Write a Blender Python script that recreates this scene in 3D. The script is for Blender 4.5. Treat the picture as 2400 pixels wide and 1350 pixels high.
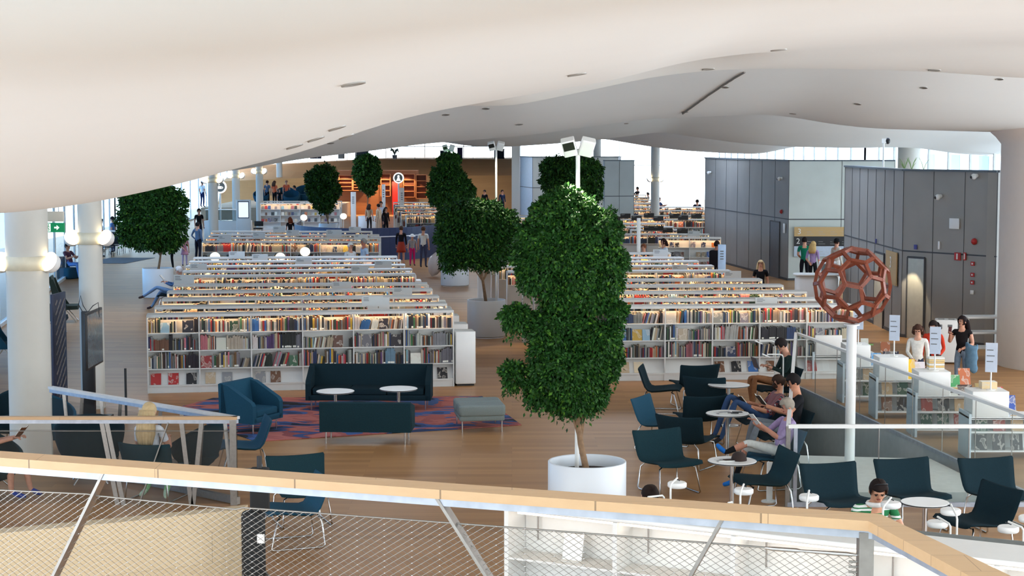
import bpy, math, random
import numpy as np
from mathutils import Vector, Matrix, noise
random.seed(7); rng = np.random.default_rng(11)
PI = math.pi
S = bpy.context.scene
for o in list(bpy.data.objects): bpy.data.objects.remove(o)

# ---------------------------------------------------------------- camera, world, light, exposure
CAMZ, F, VH = 4.9, 4000.0, 337.0
cam_d = bpy.data.cameras.new('camera'); cam = bpy.data.objects.new('camera', cam_d)
S.collection.objects.link(cam); S.camera = cam
PIT = math.atan((675 - VH) / F)
cam.location = (0, 0, CAMZ); cam.rotation_euler = (PI/2 - PIT, 0, 0)
cam_d.sensor_width = 36; cam_d.lens = 36 * F / 2400; cam_d.clip_end = 1000; cam_d.clip_start = 0.1

w = bpy.data.worlds.new('sky'); S.world = w; w.use_nodes = True
nt = w.node_tree; bg = nt.nodes['Background']
tc = nt.nodes.new('ShaderNodeTexCoord'); sp = nt.nodes.new('ShaderNodeSeparateXYZ')
rp = nt.nodes.new('ShaderNodeValToRGB'); mr = nt.nodes.new('ShaderNodeMapRange')
nt.links.new(tc.outputs['Generated'], sp.inputs[0]); nt.links.new(sp.outputs['Z'], mr.inputs['Value'])
mr.inputs['From Min'].default_value = -1; mr.inputs['From Max'].default_value = 1
nt.links.new(mr.outputs[0], rp.inputs[0]); nt.links.new(rp.outputs[0], bg.inputs[0])
e = rp.color_ramp.elements
e[0].position = 0.43; e[0].color = (1.25, 1.42, 1.6, 1)
e[1].position = 0.9; e[1].color = (.62, .76, 1.0, 1)
a = e.new(0.5); a.color = (.92, .97, 1.0, 1); a = e.new(0.62); a.color = (.82, .92, 1.0, 1)
bg.inputs[1].default_value = 4.0
S.view_settings.view_transform = 'Standard'; S.view_settings.look = 'None'
S.view_settings.gamma = 1; S.view_settings.use_curve_mapping = False
S.view_settings.exposure = 0.56
S.cycles.max_bounces = 7; S.cycles.diffuse_bounces = 4; S.cycles.glossy_bounces = 3
S.cycles.transparent_max_bounces = 12; S.cycles.transmission_bounces = 4
S.cycles.use_denoising = True; S.cycles.sample_clamp_indirect = 6
S.cycles.caustics_reflective = False; S.cycles.caustics_refractive = False

# ---------------------------------------------------------------- helpers
cp, spn = math.cos(PIT), math.sin(PIT)
def ray(u, v):
    r = (u - 1200) / F; up = (675 - v) / F
    return r, cp + up*spn, -spn + up*cp
def at(u, v, z=0.0):
    r, dy, dz = ray(u, v); t = (z - CAMZ) / dz
    return Vector((r*t, dy*t, z))
def atY(u, v, Y):
    r, dy, dz = ray(u, v); t = Y / dy
    return Vector((r*t, Y, CAMZ + dz*t))
def lin(c): return tuple((x/255/12.92 if x/255 <= .04045 else ((x/255+.055)/1.055)**2.4) for x in c)

class MB:
    def __init__(s): s.v = []; s.f = []; s.m = []; s.s = []
    def add(s, vs, fs, mi=0, sm=False, M=None):
        b = len(s.v)
        s.v += [tuple(M @ Vector(p)) for p in vs] if M is not None else [tuple(p) for p in vs]
        for f in fs: s.f.append([b+i for i in f]); s.m.append(mi); s.s.append(sm)
        return s
    def box(s, x0, x1, y0, y1, z0, z1, mi=0, M=None):
        v = [(x0,y0,z0),(x1,y0,z0),(x1,y1,z0),(x0,y1,z0),(x0,y0,z1),(x1,y0,z1),(x1,y1,z1),(x0,y1,z1)]
        return s.add(v, [(0,3,2,1),(4,5,6,7),(0,1,5,4),(1,2,6,5),(2,3,7,6),(3,0,4,7)], mi, False, M)
    def rbox(s, x0, x1, y0, y1, z0, z1, r=.01, mi=0, M=None, n=3):
        # box with rounded vertical corners and softened top and bottom rims
        pl = []
        for cx, cy, a0 in ((x1-r,y1-r,0),(x0+r,y1-r,90),(x0+r,y0+r,180),(x1-r,y0+r,270)):
            for k in range(n+1):
                a = math.radians(a0 + 90*k/n); pl.append((cx + r*math.cos(a), cy + r*math.sin(a)))
        cx, cy = (x0+x1)/2, (y0+y1)/2; q = min(r*.6, (z1-z0)*.3)
        def ring(z, ins):
            return [(cx + (px-cx)*(1-ins/max(abs(x1-x0)/2, 1e-4)), cy + (py-cy)*(1-ins/max(abs(y1-y0)/2, 1e-4)), z) for px, py in pl]
        rings = [ring(z0, q*.8), ring(z0+q*.35, q*.2), ring(z0+q, 0), ring(z1-q, 0), ring(z1-q*.35, q*.2), ring(z1, q*.8)]
        N = len(pl); vs = [p for R_ in rings for p in R_]; fs = []
        for i in range(5):
            for k in range(N): fs.append((i*N+k, i*N+(k+1)%N, (i+1)*N+(k+1)%N, (i+1)*N+k))
        s.add(vs, fs, mi, True, M); s.add(rings[0], [tuple(range(N))[::-1]], mi, False, M); s.add(rings[-1], [tuple(range(N))], mi, False, M)
        return s
    def tube(s, pts, r, n=8, mi=0, cap=True, M=None, ry=None):
        pts = [Vector(p) for p in pts]
        rs = r if isinstance(r, (list, tuple)) else [r]*len(pts)
        vs = []; up = None
        for i, p in enumerate(pts):
            if i == 0: d = pts[1] - p
            elif i == len(pts)-1: d = p - pts[-2]
            else: d = (pts[i+1]-p).normalized() + (p-pts[i-1]).normalized()
            if d.length < 1e-9: d = Vector((0,0,1))
            d.normalize()
            if up is None: up = Vector((0,0,1)) if abs(d.z) < .9 else Vector((1,0,0))
            a = d.cross(up)
            if a.length < 1e-6: a = d.cross(Vector((0,1,0)))
            a.normalize(); b = a.cross(d).normalized(); up = b
            for k in range(n):
                t = 2*PI*k/n
                vs.append(p + a*math.cos(t)*rs[i] + b*math.sin(t)*rs[i]*(ry or 1))
        fs = [(i*n+k, i*n+(k+1)%n, (i+1)*n+(k+1)%n, (i+1)*n+k) for i in range(len(pts)-1) for k in range(n)]
        s.add(vs, fs, mi, n > 4, M)
        if cap: s.add(vs[:n], [tuple(range(n))[::-1]], mi, False, M); s.add(vs[-n:], [tuple(range(n))], mi, False, M)
        return s
    def lathe(s, prof, n=32, c=(0,0,0), mi=0, M=None, sm=True):
        vs = [(c[0]+r*math.cos(2*PI*k/n), c[1]+r*math.sin(2*PI*k/n), c[2]+z) for r, z in prof for k in range(n)]
        fs = [(i*n+k, i*n+(k+1)%n, (i+1)*n+(k+1)%n, (i+1)*n+k) for i in range(len(prof)-1) for k in range(n)]
        return s.add(vs, fs, mi, sm, M)
    def disc(s, c, r, n=32, mi=0, M=None, up=True):
        vs = [(c[0]+r*math.cos(2*PI*k/n), c[1]+r*math.sin(2*PI*k/n), c[2]) for k in range(n)]
        return s.add(vs, [tuple(range(n)) if up else tuple(range(n))[::-1]], mi, False, M)
    def cyl(s, c, r, z0, z1, n=32, mi=0, M=None, b=0.0):
        s.lathe([(r-b, z0), (r, z0+b), (r, z1-b), (r-b, z1)] if b else [(r, z0), (r, z1)], n, (c[0], c[1], 0), mi, M)
        s.disc((c[0], c[1], z1), r-b, n, mi, M); s.disc((c[0], c[1], z0), r-b, n, mi, M, False); return s
    def ball(s, c, rx, ry=None, rz=None, n=14, m=8, mi=0, M=None):
        ry = ry or rx; rz = rz or rx
        vs = []; fs = []
        for i in range(m+1):
            t = PI*i/m
            for k in range(n):
                a = 2*PI*k/n
                vs.append((c[0]+rx*math.sin(t)*math.cos(a), c[1]+ry*math.sin(t)*math.sin(a), c[2]-rz*math.cos(t)))
        for i in range(m):
            for k in range(n): fs.append((i*n+k, i*n+(k+1)%n, (i+1)*n+(k+1)%n, (i+1)*n+k))
        return s.add(vs, fs, mi, True, M)
    def prism(s, poly, z0, z1, mi=0, M=None):
        n = len(poly); vs = [(p[0],p[1],z0) for p in poly] + [(p[0],p[1],z1) for p in poly]
        fs = [tuple(range(n))[::-1], tuple(range(n,2*n))] + [(k,(k+1)%n,n+(k+1)%n,n+k) for k in range(n)]
        return s.add(vs, fs, mi, False, M)
    def sweep_x(s, prof, x0, x1, mi=0, M=None, sm=False):
        # closed profile in the YZ plane swept along x
        n = len(prof); vs = [(x0,p[0],p[1]) for p in prof] + [(x1,p[0],p[1]) for p in prof]
        s.add(vs, [(k,n+k,n+(k+1)%n,(k+1)%n) for k in range(n)], mi, sm, M)
        s.add(vs, [tuple(range(n)), tuple(range(n,2*n))[::-1]], mi, False, M); return s
    def bar(s, a, b, w, h, mi=0):
        # rectangular bar from a to b: w across, h along the other direction
        a = Vector(a); b = Vector(b); d = (b-a).normalized()
        up = Vector((0,0,1)) if abs(d.z) < .95 else Vector((0,1,0))
        x = d.cross(up).normalized(); y = x.cross(d).normalized(); vs = []
        for p in (a, b):
            for sx, sy in ((-1,-1),(1,-1),(1,1),(-1,1)): vs.append(p + x*sx*w/2 + y*sy*h/2)
        return s.add(vs, [(0,1,2,3),(7,6,5,4),(0,4,5,1),(1,5,6,2),(2,6,7,3),(3,7,4,0)], mi)
    def build(s, name, mats, parent=None, loc=None, rot=None):
        me = bpy.data.meshes.new(name); me.from_pydata(s.v, [], s.f)
        if not isinstance(mats, (list, tuple)): mats = [mats]
        for m in mats: me.materials.append(m)
        me.polygons.foreach_set('material_index', s.m); me.polygons.foreach_set('use_smooth', s.s)
        me.update(); o = bpy.data.objects.new(name, me); S.collection.objects.link(o)
        if parent is not None: o.parent = parent
        if loc is not None: o.location = loc
        if rot is not None: o.rotation_euler = (0, 0, rot) if not hasattr(rot, '__len__') else rot
        return o

def tag(o, label=None, cat=None, group=None, kind=None):
    if label: o['label'] = label
    if cat: o['category'] = cat
    if group: o['group'] = group
    if kind: o['kind'] = kind
    return o
def thing(name, label, cat, loc=(0,0,0), rot=0, group=None):
    o = bpy.data.objects.new(name, None); S.collection.objects.link(o); o.empty_display_size = .1
    o.location = loc; o.rotation_euler = (0, 0, rot) if not hasattr(rot, '__len__') else rot
    return tag(o, label, cat, group)
def kids(o): return [c for c in bpy.data.objects if c.parent is o]
def dup(o, loc, rot, label, group=None, sc=None):
    tree = {}
    def cpy(src, par):
        c = src.copy(); S.collection.objects.link(c)
        if par is not None: c.parent = par
        for k in KID.get(src.name, []): cpy(k, c)
        return c
    KID = {}
    def scan(q):
        KID[q.name] = [c for c in q.children]
        for c in q.children: scan(c)
    scan(o)
    n = cpy(o, None); n.location = loc; n.rotation_euler = (0, 0, rot); n['label'] = label
    if group: n['group'] = group
    if sc: n.scale = (sc, sc, sc)
    return n
def struct(mb, name, mats):
    o = mb.build(name, mats); o['kind'] = 'structure'; return o

MATS = {}
def mat(name, c, rough=.6, metal=0, var=.06, scale=8, bump=0, emit=0, coat=0, spec=.5, trans=0):
    if name in MATS: return MATS[name]
    m = bpy.data.materials.new(name); m.use_nodes = True; n = m.node_tree.nodes; l = m.node_tree.links
    b = n['Principled BSDF']; c = lin(c)
    b.inputs['Roughness'].default_value = rough; b.inputs['Metallic'].default_value = metal
    b.inputs['Specular IOR Level'].default_value = spec
    if coat: b.inputs['Coat Weight'].default_value = coat
    if var or bump:
        t = n.new('ShaderNodeTexCoord'); x = n.new('ShaderNodeTexNoise'); x.inputs['Scale'].default_value = scale
        x.inputs['Detail'].default_value = 3
        l.new(t.outputs['Object'], x.inputs['Vector'])
        r = n.new('ShaderNodeValToRGB'); l.new(x.outputs['Fac'], r.inputs[0])
        r.color_ramp.elements[0].position = .3; r.color_ramp.elements[1].position = .7
        r.color_ramp.elements[0].color = tuple(min(1, q*(1-var)) for q in c) + (1,)
        r.color_ramp.elements[1].color = tuple(min(1, q*(1+var)) for q in c) + (1,)
        l.new(r.outputs[0], b.inputs['Base Color'])
        if bump:
            bm = n.new('ShaderNodeBump'); bm.inputs['Strength'].default_value = bump; bm.inputs['Distance'].default_value = .01
            l.new(x.outputs['Fac'], bm.inputs['Height']); l.new(bm.outputs[0], b.inputs['Normal'])
    else: b.inputs['Base Color'].default_value = c + (1,)
    if emit:
        b.inputs['Emission Color'].default_value = c + (1,); b.inputs['Emission Strength'].default_value = emit
    MATS[name] = m; return m
def pattern_mat(name, cols, scale=3, kind='noise', rough=.7, coords='Object', distort=1.0, pos=None, stretch=(1,1,1), detail=2):
    if name in MATS: return MATS[name]
    m = bpy.data.materials.new(name); m.use_nodes = True; n = m.node_tree.nodes; l = m.node_tree.links
    b = n['Principled BSDF']; b.inputs['Roughness'].default_value = rough
    t = n.new('ShaderNodeTexCoord'); mp = n.new('ShaderNodeMapping'); mp.inputs['Scale'].default_value = stretch
    l.new(t.outputs[coords], mp.inputs[0])
    if kind == 'noise':
        x = n.new('ShaderNodeTexNoise'); x.inputs['Detail'].default_value = detail; x.inputs['Distortion'].default_value = distort
    else: x = n.new('ShaderNodeTexWave'); x.inputs['Distortion'].default_value = distort
    x.inputs['Scale'].default_value = scale; l.new(mp.outputs[0], x.inputs['Vector'])
    r = n.new('ShaderNodeValToRGB'); r.color_ramp.interpolation = 'CONSTANT'; l.new(x.outputs[1 if kind=='x' else 0], r.inputs[0])
    el = r.color_ramp.elements; k = len(cols); pos = pos or [i/k for i in range(k)]
    el[0].position = pos[0]; el[0].color = lin(cols[0]) + (1,); el[1].position = pos[1]; el[1].color = lin(cols[1]) + (1,)
    for i in range(2, k): q = el.new(pos[i]); q.color = lin(cols[i]) + (1,)
    l.new(r.outputs[0], b.inputs['Base Color']); MATS[name] = m; return m
def wood_mat(name, c1, c2, c3, plank=(1.6, .13), rough=.35, rot=0, bumps=True, coords='Object', spec=.5):
    m = bpy.data.materials.new(name); m.use_nodes = True; n = m.node_tree.nodes; l = m.node_tree.links
    b = n['Principled BSDF']; b.inputs['Roughness'].default_value = rough; b.inputs['Specular IOR Level'].default_value = spec
    t = n.new('ShaderNodeTexCoord'); mp = n.new('ShaderNodeMapping'); mp.inputs['Rotation'].default_value = rot if hasattr(rot, '__len__') else (0,0,rot)
    l.new(t.outputs[coords], mp.inputs[0])
    br = n.new('ShaderNodeTexBrick'); br.inputs['Scale'].default_value = 1; br.inputs['Brick Width'].default_value = plank[0]
    br.inputs['Row Height'].default_value = plank[1]; br.inputs['Mortar Size'].default_value = .0012; br.offset = .37
    br.inputs['Color1'].default_value = lin(c1)+(1,); br.inputs['Color2'].default_value = lin(c2)+(1,); br.inputs['Mortar'].default_value = lin(tuple(x*.55 for x in c1))+(1,)
    br.inputs['Bias'].default_value = -.2
    l.new(mp.outputs[0], br.inputs['Vector'])
    m2 = n.new('ShaderNodeMapping'); m2.inputs['Scale'].default_value = (1.2, 22, 22); l.new(mp.outputs[0], m2.inputs[0])
    nz = n.new('ShaderNodeTexNoise'); nz.inputs['Scale'].default_value = 1.3; nz.inputs['Detail'].default_value = 5; l.new(m2.outputs[0], nz.inputs['Vector'])
    mx = n.new('ShaderNodeMix'); mx.data_type = 'RGBA'; l.new(nz.outputs['Fac'], mx.inputs[0]); 
    mx.inputs[7].default_value = lin(c3)+(1,)
    ma = n.new('ShaderNodeMath'); ma.operation = 'MULTIPLY'; ma.inputs[1].default_value = .55; l.new(nz.outputs['Fac'], ma.inputs[0]); l.new(ma.outputs[0], mx.inputs[0])
    l.new(br.outputs['Color'], mx.inputs[6]); l.new(mx.outputs[2], b.inputs['Base Color'])
    MATS[name] = m; return m
def glass_mat(name, tint, gl=.06, op=0.0, opc=(255,255,255)):
    m = bpy.data.materials.new(name); m.use_nodes = True; n = m.node_tree.nodes; l = m.node_tree.links
    for q in list(n): n.remove(q)
    out = n.new('ShaderNodeOutputMaterial'); tr = n.new('ShaderNodeBsdfTransparent'); tr.inputs[0].default_value = tint + (1,)
    g = n.new('ShaderNodeBsdfGlossy'); g.inputs['Roughness'].default_value = .03; mx = n.new('ShaderNodeMixShader'); 
    lw = n.new('ShaderNodeFresnel'); lw.inputs[0].default_value = 1.45
    ml = n.new('ShaderNodeMath'); ml.operation = 'MULTIPLY'; ml.inputs[1].default_value = gl*12; l.new(lw.outputs[0], ml.inputs[0])
    l.new(ml.outputs[0], mx.inputs[0]); l.new(tr.outputs[0], mx.inputs[1]); l.new(g.outputs[0], mx.inputs[2]); last = mx
    if op:
        d = n.new('ShaderNodeBsdfDiffuse'); d.inputs[0].default_value = lin(opc)+(1,); m2 = n.new('ShaderNodeMixShader'); m2.inputs[0].default_value = op
        l.new(mx.outputs[0], m2.inputs[1]); l.new(d.outputs[0], m2.inputs[2]); last = m2
    l.new(last.outputs[0], out.inputs[0]); MATS[name] = m; return m
def emat(name, c, st):
    m = bpy.data.materials.new(name); m.use_nodes = True; b = m.node_tree.nodes['Principled BSDF']
    b.inputs['Base Color'].default_value = lin(c)+(1,); b.inputs['Emission Color'].default_value = lin(c)+(1,); b.inputs['Emission Strength'].default_value = st
    MATS[name] = m; return m

white = mat('white paint', (232,232,228), .45, var=.01)
white2 = mat('white lacquer', (238,238,236), .3, var=.01)
shelfw = mat('white powder coat', (214,214,211), .5, var=.015)
plaster = mat('ceiling plaster', (219,222,220), .9, var=.012, scale=.7)
chrome = mat('chrome', (205,205,205), .18, 1, var=0)
steel = mat('brushed steel', (150,145,140), .38, .9, var=.08, scale=30)
galv = mat('galvanised steel', (170,175,185), .45, .7, var=.12, scale=14)
black = mat('black plastic', (22,22,24), .5, var=.1)
blackm = mat('black metal', (30,32,36), .4, .3, var=.05)
teal = mat('dark teal wool', (28,54,62), .9, var=.16, scale=120, bump=.15, spec=.15)
teal2 = mat('deep teal wool', (22,42,50), .9, var=.16, scale=120, bump=.15, spec=.15)
tealb = mat('blue teal wool', (30,74,96), .85, var=.14, scale=120, bump=.15, spec=.2)
greyf = mat('grey wool', (124,134,132), .9, var=.1, scale=90, bump=.1)
paper = mat('paper', (236,232,220), .8, var=.03)
ink = mat('grey print', (110,114,118), .7, var=.02)
skinm = mat('skin', (205,150,124), .55, var=.04)
glow = emat('warm lamp glow', (255,232,188), 6)
glowg = emat('globe lamp glass', (255,240,214), 1.1)
strip = emat('warm light strip', (255,206,150), 15)
glassc = glass_mat('clear glass', (.90,.95,.945), .06, .05, (200,215,215))
glassw = glass_mat('window glass', (.86,.93,.97), .05)
glassb = glass_mat('fritted window glass', (.62,.82,.96), .05, .18, (190,220,245))
# ---------------------------------------------------------------- setting
floor_m = wood_mat('oak floor', (190,142,92), (158,114,70), (138,96,58), (2.2, .19), .38, spec=.28)
def hole_floor():
    m = MB(); A = (3.73,22.8); B = (5.72,34.2); C = (7.3,22.8); X0, X1, Y0, Y1 = -24, 19, 4, 150
    def q(*p): m.add([(x,y,0) for x,y in p], [tuple(range(len(p)))])
    q((X0,Y0),(X1,Y0),(X1,22.8),(X0,22.8)); q((X0,22.8),A,B,(X0,34.2)); q(C,(X1,22.8),(X1,34.2),B); q((X0,34.2),(X1,34.2),(X1,Y1),(X0,Y1))
    struct(m, 'floor', floor_m)
    g = mat('stair well wall', (168,172,172), .6); m = MB()
    for a, b in ((A,B),(B,C),(C,A)):
        m.add([(a[0],a[1],-.002),(b[0],b[1],-.002),(b[0],b[1],-3.2),(a[0],a[1],-3.2)], [(0,1,2,3)])
    m.add([(3,22,-3.2),(8,22,-3.2),(8,35,-3.2),(3,35,-3.2)], [(0,1,2,3)])
    struct(m, 'wall_stairwell', g)
    lm = mat('pale landing', (204,205,198), .5)
    m = MB(); m.prism([(4.25,24.0),(6.95,24.0),(6.6,26.6),(4.55,26.9)], -3.2, -.05); struct(m, 'floor_landing', lm)
    struct(MB().box(-6,7,-6,5.7,2.3,2.5), 'floor_gallery', mat('pale gallery floor', (190,186,178), .6))
hole_floor()

# undulating ceiling: heights given along ridge lines across the hall, smooth in between
def line(Y, pts): return [(atY(u, v, Y).x, atY(u, v, Y).z) for u, v in pts]
def ev(L, x):
    xs = [p[0] for p in L]; zs = [p[1] for p in L]; return np.interp(x, xs, zs)
LA = line(16, [(-2500,560),(-1200,540),(0,500),(120,490),(230,473),(330,453),(420,432),(520,404),(600,384),(700,360),(800,325),(900,289),(1000,264),(1100,245),(1190,231),(1300,210),(1400,195),(1475,182),(1560,153),(1650,137),(1800,120),(1950,108),(2100,99),(2340,87),(3000,75),(4500,70)])
LB = line(20, [(-800,470),(0,450),(600,345),(900,262),(1100,243),(1180,254),(1300,228),(1400,208),(1480,190),(1533,179),(1660,164),(1760,160),(1900,159),(2100,163),(2250,170),(2400,182),(2700,190),(3600,200)])
LC = line(38, [(-600,440),(0,430),(400,420),(600,392),(700,373),(867,354),(992,337),(1096,329),(1242,317),(1387,296),(1512,279),(1700,271),(1808,267),(1858,273),(1983,294),(2067,302),(2350,310),(2600,312),(3200,312)])
LD = line(60, [(-400,350),(600,340),(950,326),(1050,334),(1100,343),(1190,344),(1300,337),(1400,328),(1550,309),(1650,324),(1750,337),(1850,344),(2000,347),(2100,345),(2160,347),(2250,361),(2350,366),(2600,366)])
LF = line(80, [(-400,340),(600,335),(1100,328),(1300,324),(1420,326),(1520,343),(1600,353),(1700,359),(1780,361),(1850,345),(1950,335),(2400,335)])
LN = line(8.5, [(-4000,190),(0,190),(600,150),(1200,60),(1700,0),(2400,-40),(5000,-60)])
def crest(La, Lb, h): return lambda x: np.maximum(ev(La, x), ev(Lb, x)) + h
ROWS = [(-22, lambda x: 7.6+0*x), (-6, lambda x: 7.0+0*x), (3, lambda x: 6.0+0*x), (8.5, lambda x: ev(LN,x)), (16, lambda x: ev(LA,x)),
        (18, lambda x: np.maximum(ev(LA,x), ev(LB,x)) + np.interp(x, [1.2,2.6], [.3,.03])), (20, lambda x: ev(LB,x)), (26.5, crest(LB,LC,1.15)), (38, lambda x: ev(LC,x)), (48, crest(LC,LD,.8)),
        (60, lambda x: ev(LD,x)), (69, crest(LD,LF,.5)), (80, lambda x: ev(LF,x)), (92, crest(LF,LF,.5)), (112, lambda x: 5.35+0*x), (152, lambda x: 5.9+0*x)]
RY = np.array([r[0] for r in ROWS], float)
def smooth(z, k): 
    p = np.pad(z, k, mode='edge'); ker = np.hanning(2*k+3)[1:-1]; ker /= ker.sum(); return np.convolve(p, ker, 'valid')
CX = np.linspace(-26, 20, 231)
RZ = np.array([smooth(r[1](CX), 2 if r[0] < 30 else 3) for r in ROWS])
def pchip(Yq, Y, Z):
    h = np.diff(Y); d = np.diff(Z, axis=0)/h[:,None]; m = np.zeros_like(Z)
    for i in range(1, len(Y)-1):
        s = np.sign(d[i-1]) * np.sign(d[i]); w1 = 2*h[i]+h[i-1]; w2 = h[i]+2*h[i-1]
        with np.errstate(divide='ignore', invalid='ignore'):
            mm = (w1+w2)/(w1/d[i-1] + w2/d[i])
        m[i] = np.where(s > 0, np.nan_to_num(mm), 0)
    m[0] = d[0]; m[-1] = d[-1]
    k = np.clip(np.searchsorted(Y, Yq)-1, 0, len(Y)-2); t = ((Yq-Y[k])/h[k])[:,None]; H = h[k][:,None]
    return (2*t**3-3*t**2+1)*Z[k] + (t**3-2*t**2+t)*H*m[k] + (-2*t**3+3*t**2)*Z[k+1] + (t**3-t**2)*H*m[k+1]
CY = np.concatenate([np.linspace(-22, 6, 30), np.linspace(6.3, 64, 260), np.linspace(64.6, 152, 120)])
CZ = pchip(CY, RY, RZ)
def ceil_z(x, y):
    i = np.clip(np.searchsorted(CY, y)-1, 0, len(CY)-2); j = np.clip(np.searchsorted(CX, x)-1, 0, len(CX)-2)
    a = (y-CY[i])/(CY[i+1]-CY[i]); b = (x-CX[j])/(CX[j+1]-CX[j])
    return float((CZ[i,j]*(1-b)+CZ[i,j+1]*b)*(1-a) + (CZ[i+1,j]*(1-b)+CZ[i+1,j+1]*b)*a)
def ceil_hit(u, v):
    r, dy, dz = ray(u, v); Y = 5.0
    while Y < 140:
        t = Y/dy; x = r*t; z = CAMZ + dz*t
        if -25 < x < 19 and z >= ceil_z(x, Y): return Vector((x, Y, ceil_z(x, Y)))
        Y += .04
    return None
gx, gy = np.meshgrid(CX, CY); V = np.stack([gx, gy, CZ], -1).reshape(-1, 3); nx, ny = len(CX), len(CY)
idx = (np.arange(ny-1)[:,None]*nx + np.arange(nx-1)[None,:]).ravel()
Fc = np.stack([idx, idx+nx, idx+nx+1, idx+1], -1)
# round skylights in the crests between the waves and over the gallery
SKY = [(-14,118,2.5),(-6,118,2.2),(1,116,2),(-2.5,27,1.2),(-8.5,27,1.6),(-11,48,2.0),(-4,48.5,2.0),(3,48.5,2.0),(10,48.5,2.0),(-10,69,2.2),(-2,69.5,2.0),(7,69,2.0),(-12,92,2.4),(-2,93,2.2),(9,92,2.2)]
fc = V[Fc].mean(1); keep = np.ones(len(Fc), bool)
for sx, sy, sr in SKY: keep &= (fc[:,0]-sx)**2 + (fc[:,1]-sy)**2 > sr*sr
keep &= ~((fc[:,1] < 15) & ((fc[:,0] < -9.5) | (fc[:,0] > 10.5))) & (fc[:,0] > -22.5)  # side strips of ceiling out of view cut away to let in daylight
Fc = Fc[keep]
me = bpy.data.meshes.new('ceiling'); me.from_pydata(V.tolist(), [], Fc.tolist()); me.materials.append(plaster)
me.polygons.foreach_set('use_smooth', [True]*len(me.polygons)); co = bpy.data.objects.new('ceiling', me); S.collection.objects.link(co); co['kind'] = 'structure'
# long seam in the plaster
sm = []
for k in range(25):
    t = k/24; u = 1745 + (1600-1745)*t; v = 168 + (265-168)*(t**1.1)
    h = ceil_hit(u, v)
    if h: sm.append(h - Vector((0,0,.012)))
if len(sm) > 3: struct(MB().tube(sm, .02, 5), 'trim_1', mat('ceiling joint', (120,116,110), .9))
# recessed downlights
ring_m = mat('downlight ring', (150,148,142), .4, .4); dark_m = mat('downlight reflector', (70,68,66), .3, .5)
for i, (u, v) in enumerate([(828,194),(790,299),(740,325),(775,335),(812,319),(1045,268),(1218,291),(1139,254),(1352,173),(1825,116),(1660,161),(1700,204),(2165,205),(2343,185),(2190,163),(2010,243),(1605,262),(1858,266),(1468,289),(690,342)]):
    h = ceil_hit(u, v)
    if not h: continue
    n = Vector((ceil_z(h.x+.1,h.y)-ceil_z(h.x-.1,h.y), ceil_z(h.x,h.y+.1)-ceil_z(h.x,h.y-.1), -.2)).normalized()
    q = n.to_track_quat('Z', 'Y').to_euler()
    side = ['over the lounge chairs','over the left bookcases','above the left columns','in the dark fold','over the right grey rooms']
    z1 = 'left' if u < 900 else ('middle' if u < 1500 else 'right')
    near = {0:'largest, alone on the near bulge at left',1:'on the near bulge, above the tall left tree rows',2:'lowest pair member, left side',3:'low in the left grey fold',4:'above the low left pair, at the fold line',5:'in the grey strip left of the bright valley',6:'in the grey fold over the middle light pole',7:'under the tip of the bright valley',8:'pale, in the middle of the near bulge',9:'at the edge of the top right crease',10:'just above the long dark ridge',11:'beside the diagonal seam',12:'in the wide grey dip at right',13:'close to the right edge of the ceiling dip',14:'on the ridge line at right',15:'in the centre of the grey dip at right',16:'at the lower end of the diagonal seam',17:'at the crest above the windows',18:'in the small dark fold over the floodlight',19:'farthest left, tiny, over the cafe columns'}[i]
    t = thing('ceiling_downlight', 'round recessed ceiling downlight, ' + near, 'ceiling light', h, 0, 'recessed downlights in the white ceiling')
    t.rotation_euler = q; r = .075
    MB().lathe([(r, -.01), (r, .012), (r*.8, .012), (r*.75, -.005)], 20).build('ring', ring_m, t)
    MB().disc((0,0,.004), r*.78, 20).build('reflector', dark_m, t)

struct(MB().box(-24,19,-21.6,-21.3,0,7.4), 'wall_back', mat('back wall plaster', (150,146,140), .8))
# left glass front, right glass front, far glass front
def glass_front(n, pts, z0, z1, step, gm, mw=.07):
    for i in range(len(pts)-1):
        a = Vector(pts[i]+(0,)); b = Vector(pts[i+1]+(0,)); L = (b-a).length; k = max(1, round(L/step))
        g = MB(); g.add([(a.x,a.y,z0),(b.x,b.y,z0),(b.x,b.y,z1),(a.x,a.y,z1)], [(0,1,2,3)])
        o = struct(g, 'window_%d' % (n+i), gm)
        m = MB()
        for j in range(k+1):
            p = a.lerp(b, j/k); m.bar((p.x,p.y,z0), (p.x,p.y,z1), mw, .14)
        m.bar((a.x,a.y,z0+.05), (b.x,b.y,z0+.05), .12, .1)
        f = m.build('window_frame', mat('pale window frame', (225,235,240), .4), o)
glass_front(1, [(-12.4,20),(-13.2,42),(-20,86),(-21,126)], 0, 6.6, 3.4, glassb, .05)
glass_front(4, [(16.5,34),(16.5,80),(15.5,128)], 0, 6.6, 3.0, glassw)
glass_front(6, [(-21,148),(16,148)], 3.0, 6.6, 3.5, glassw)

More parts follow.
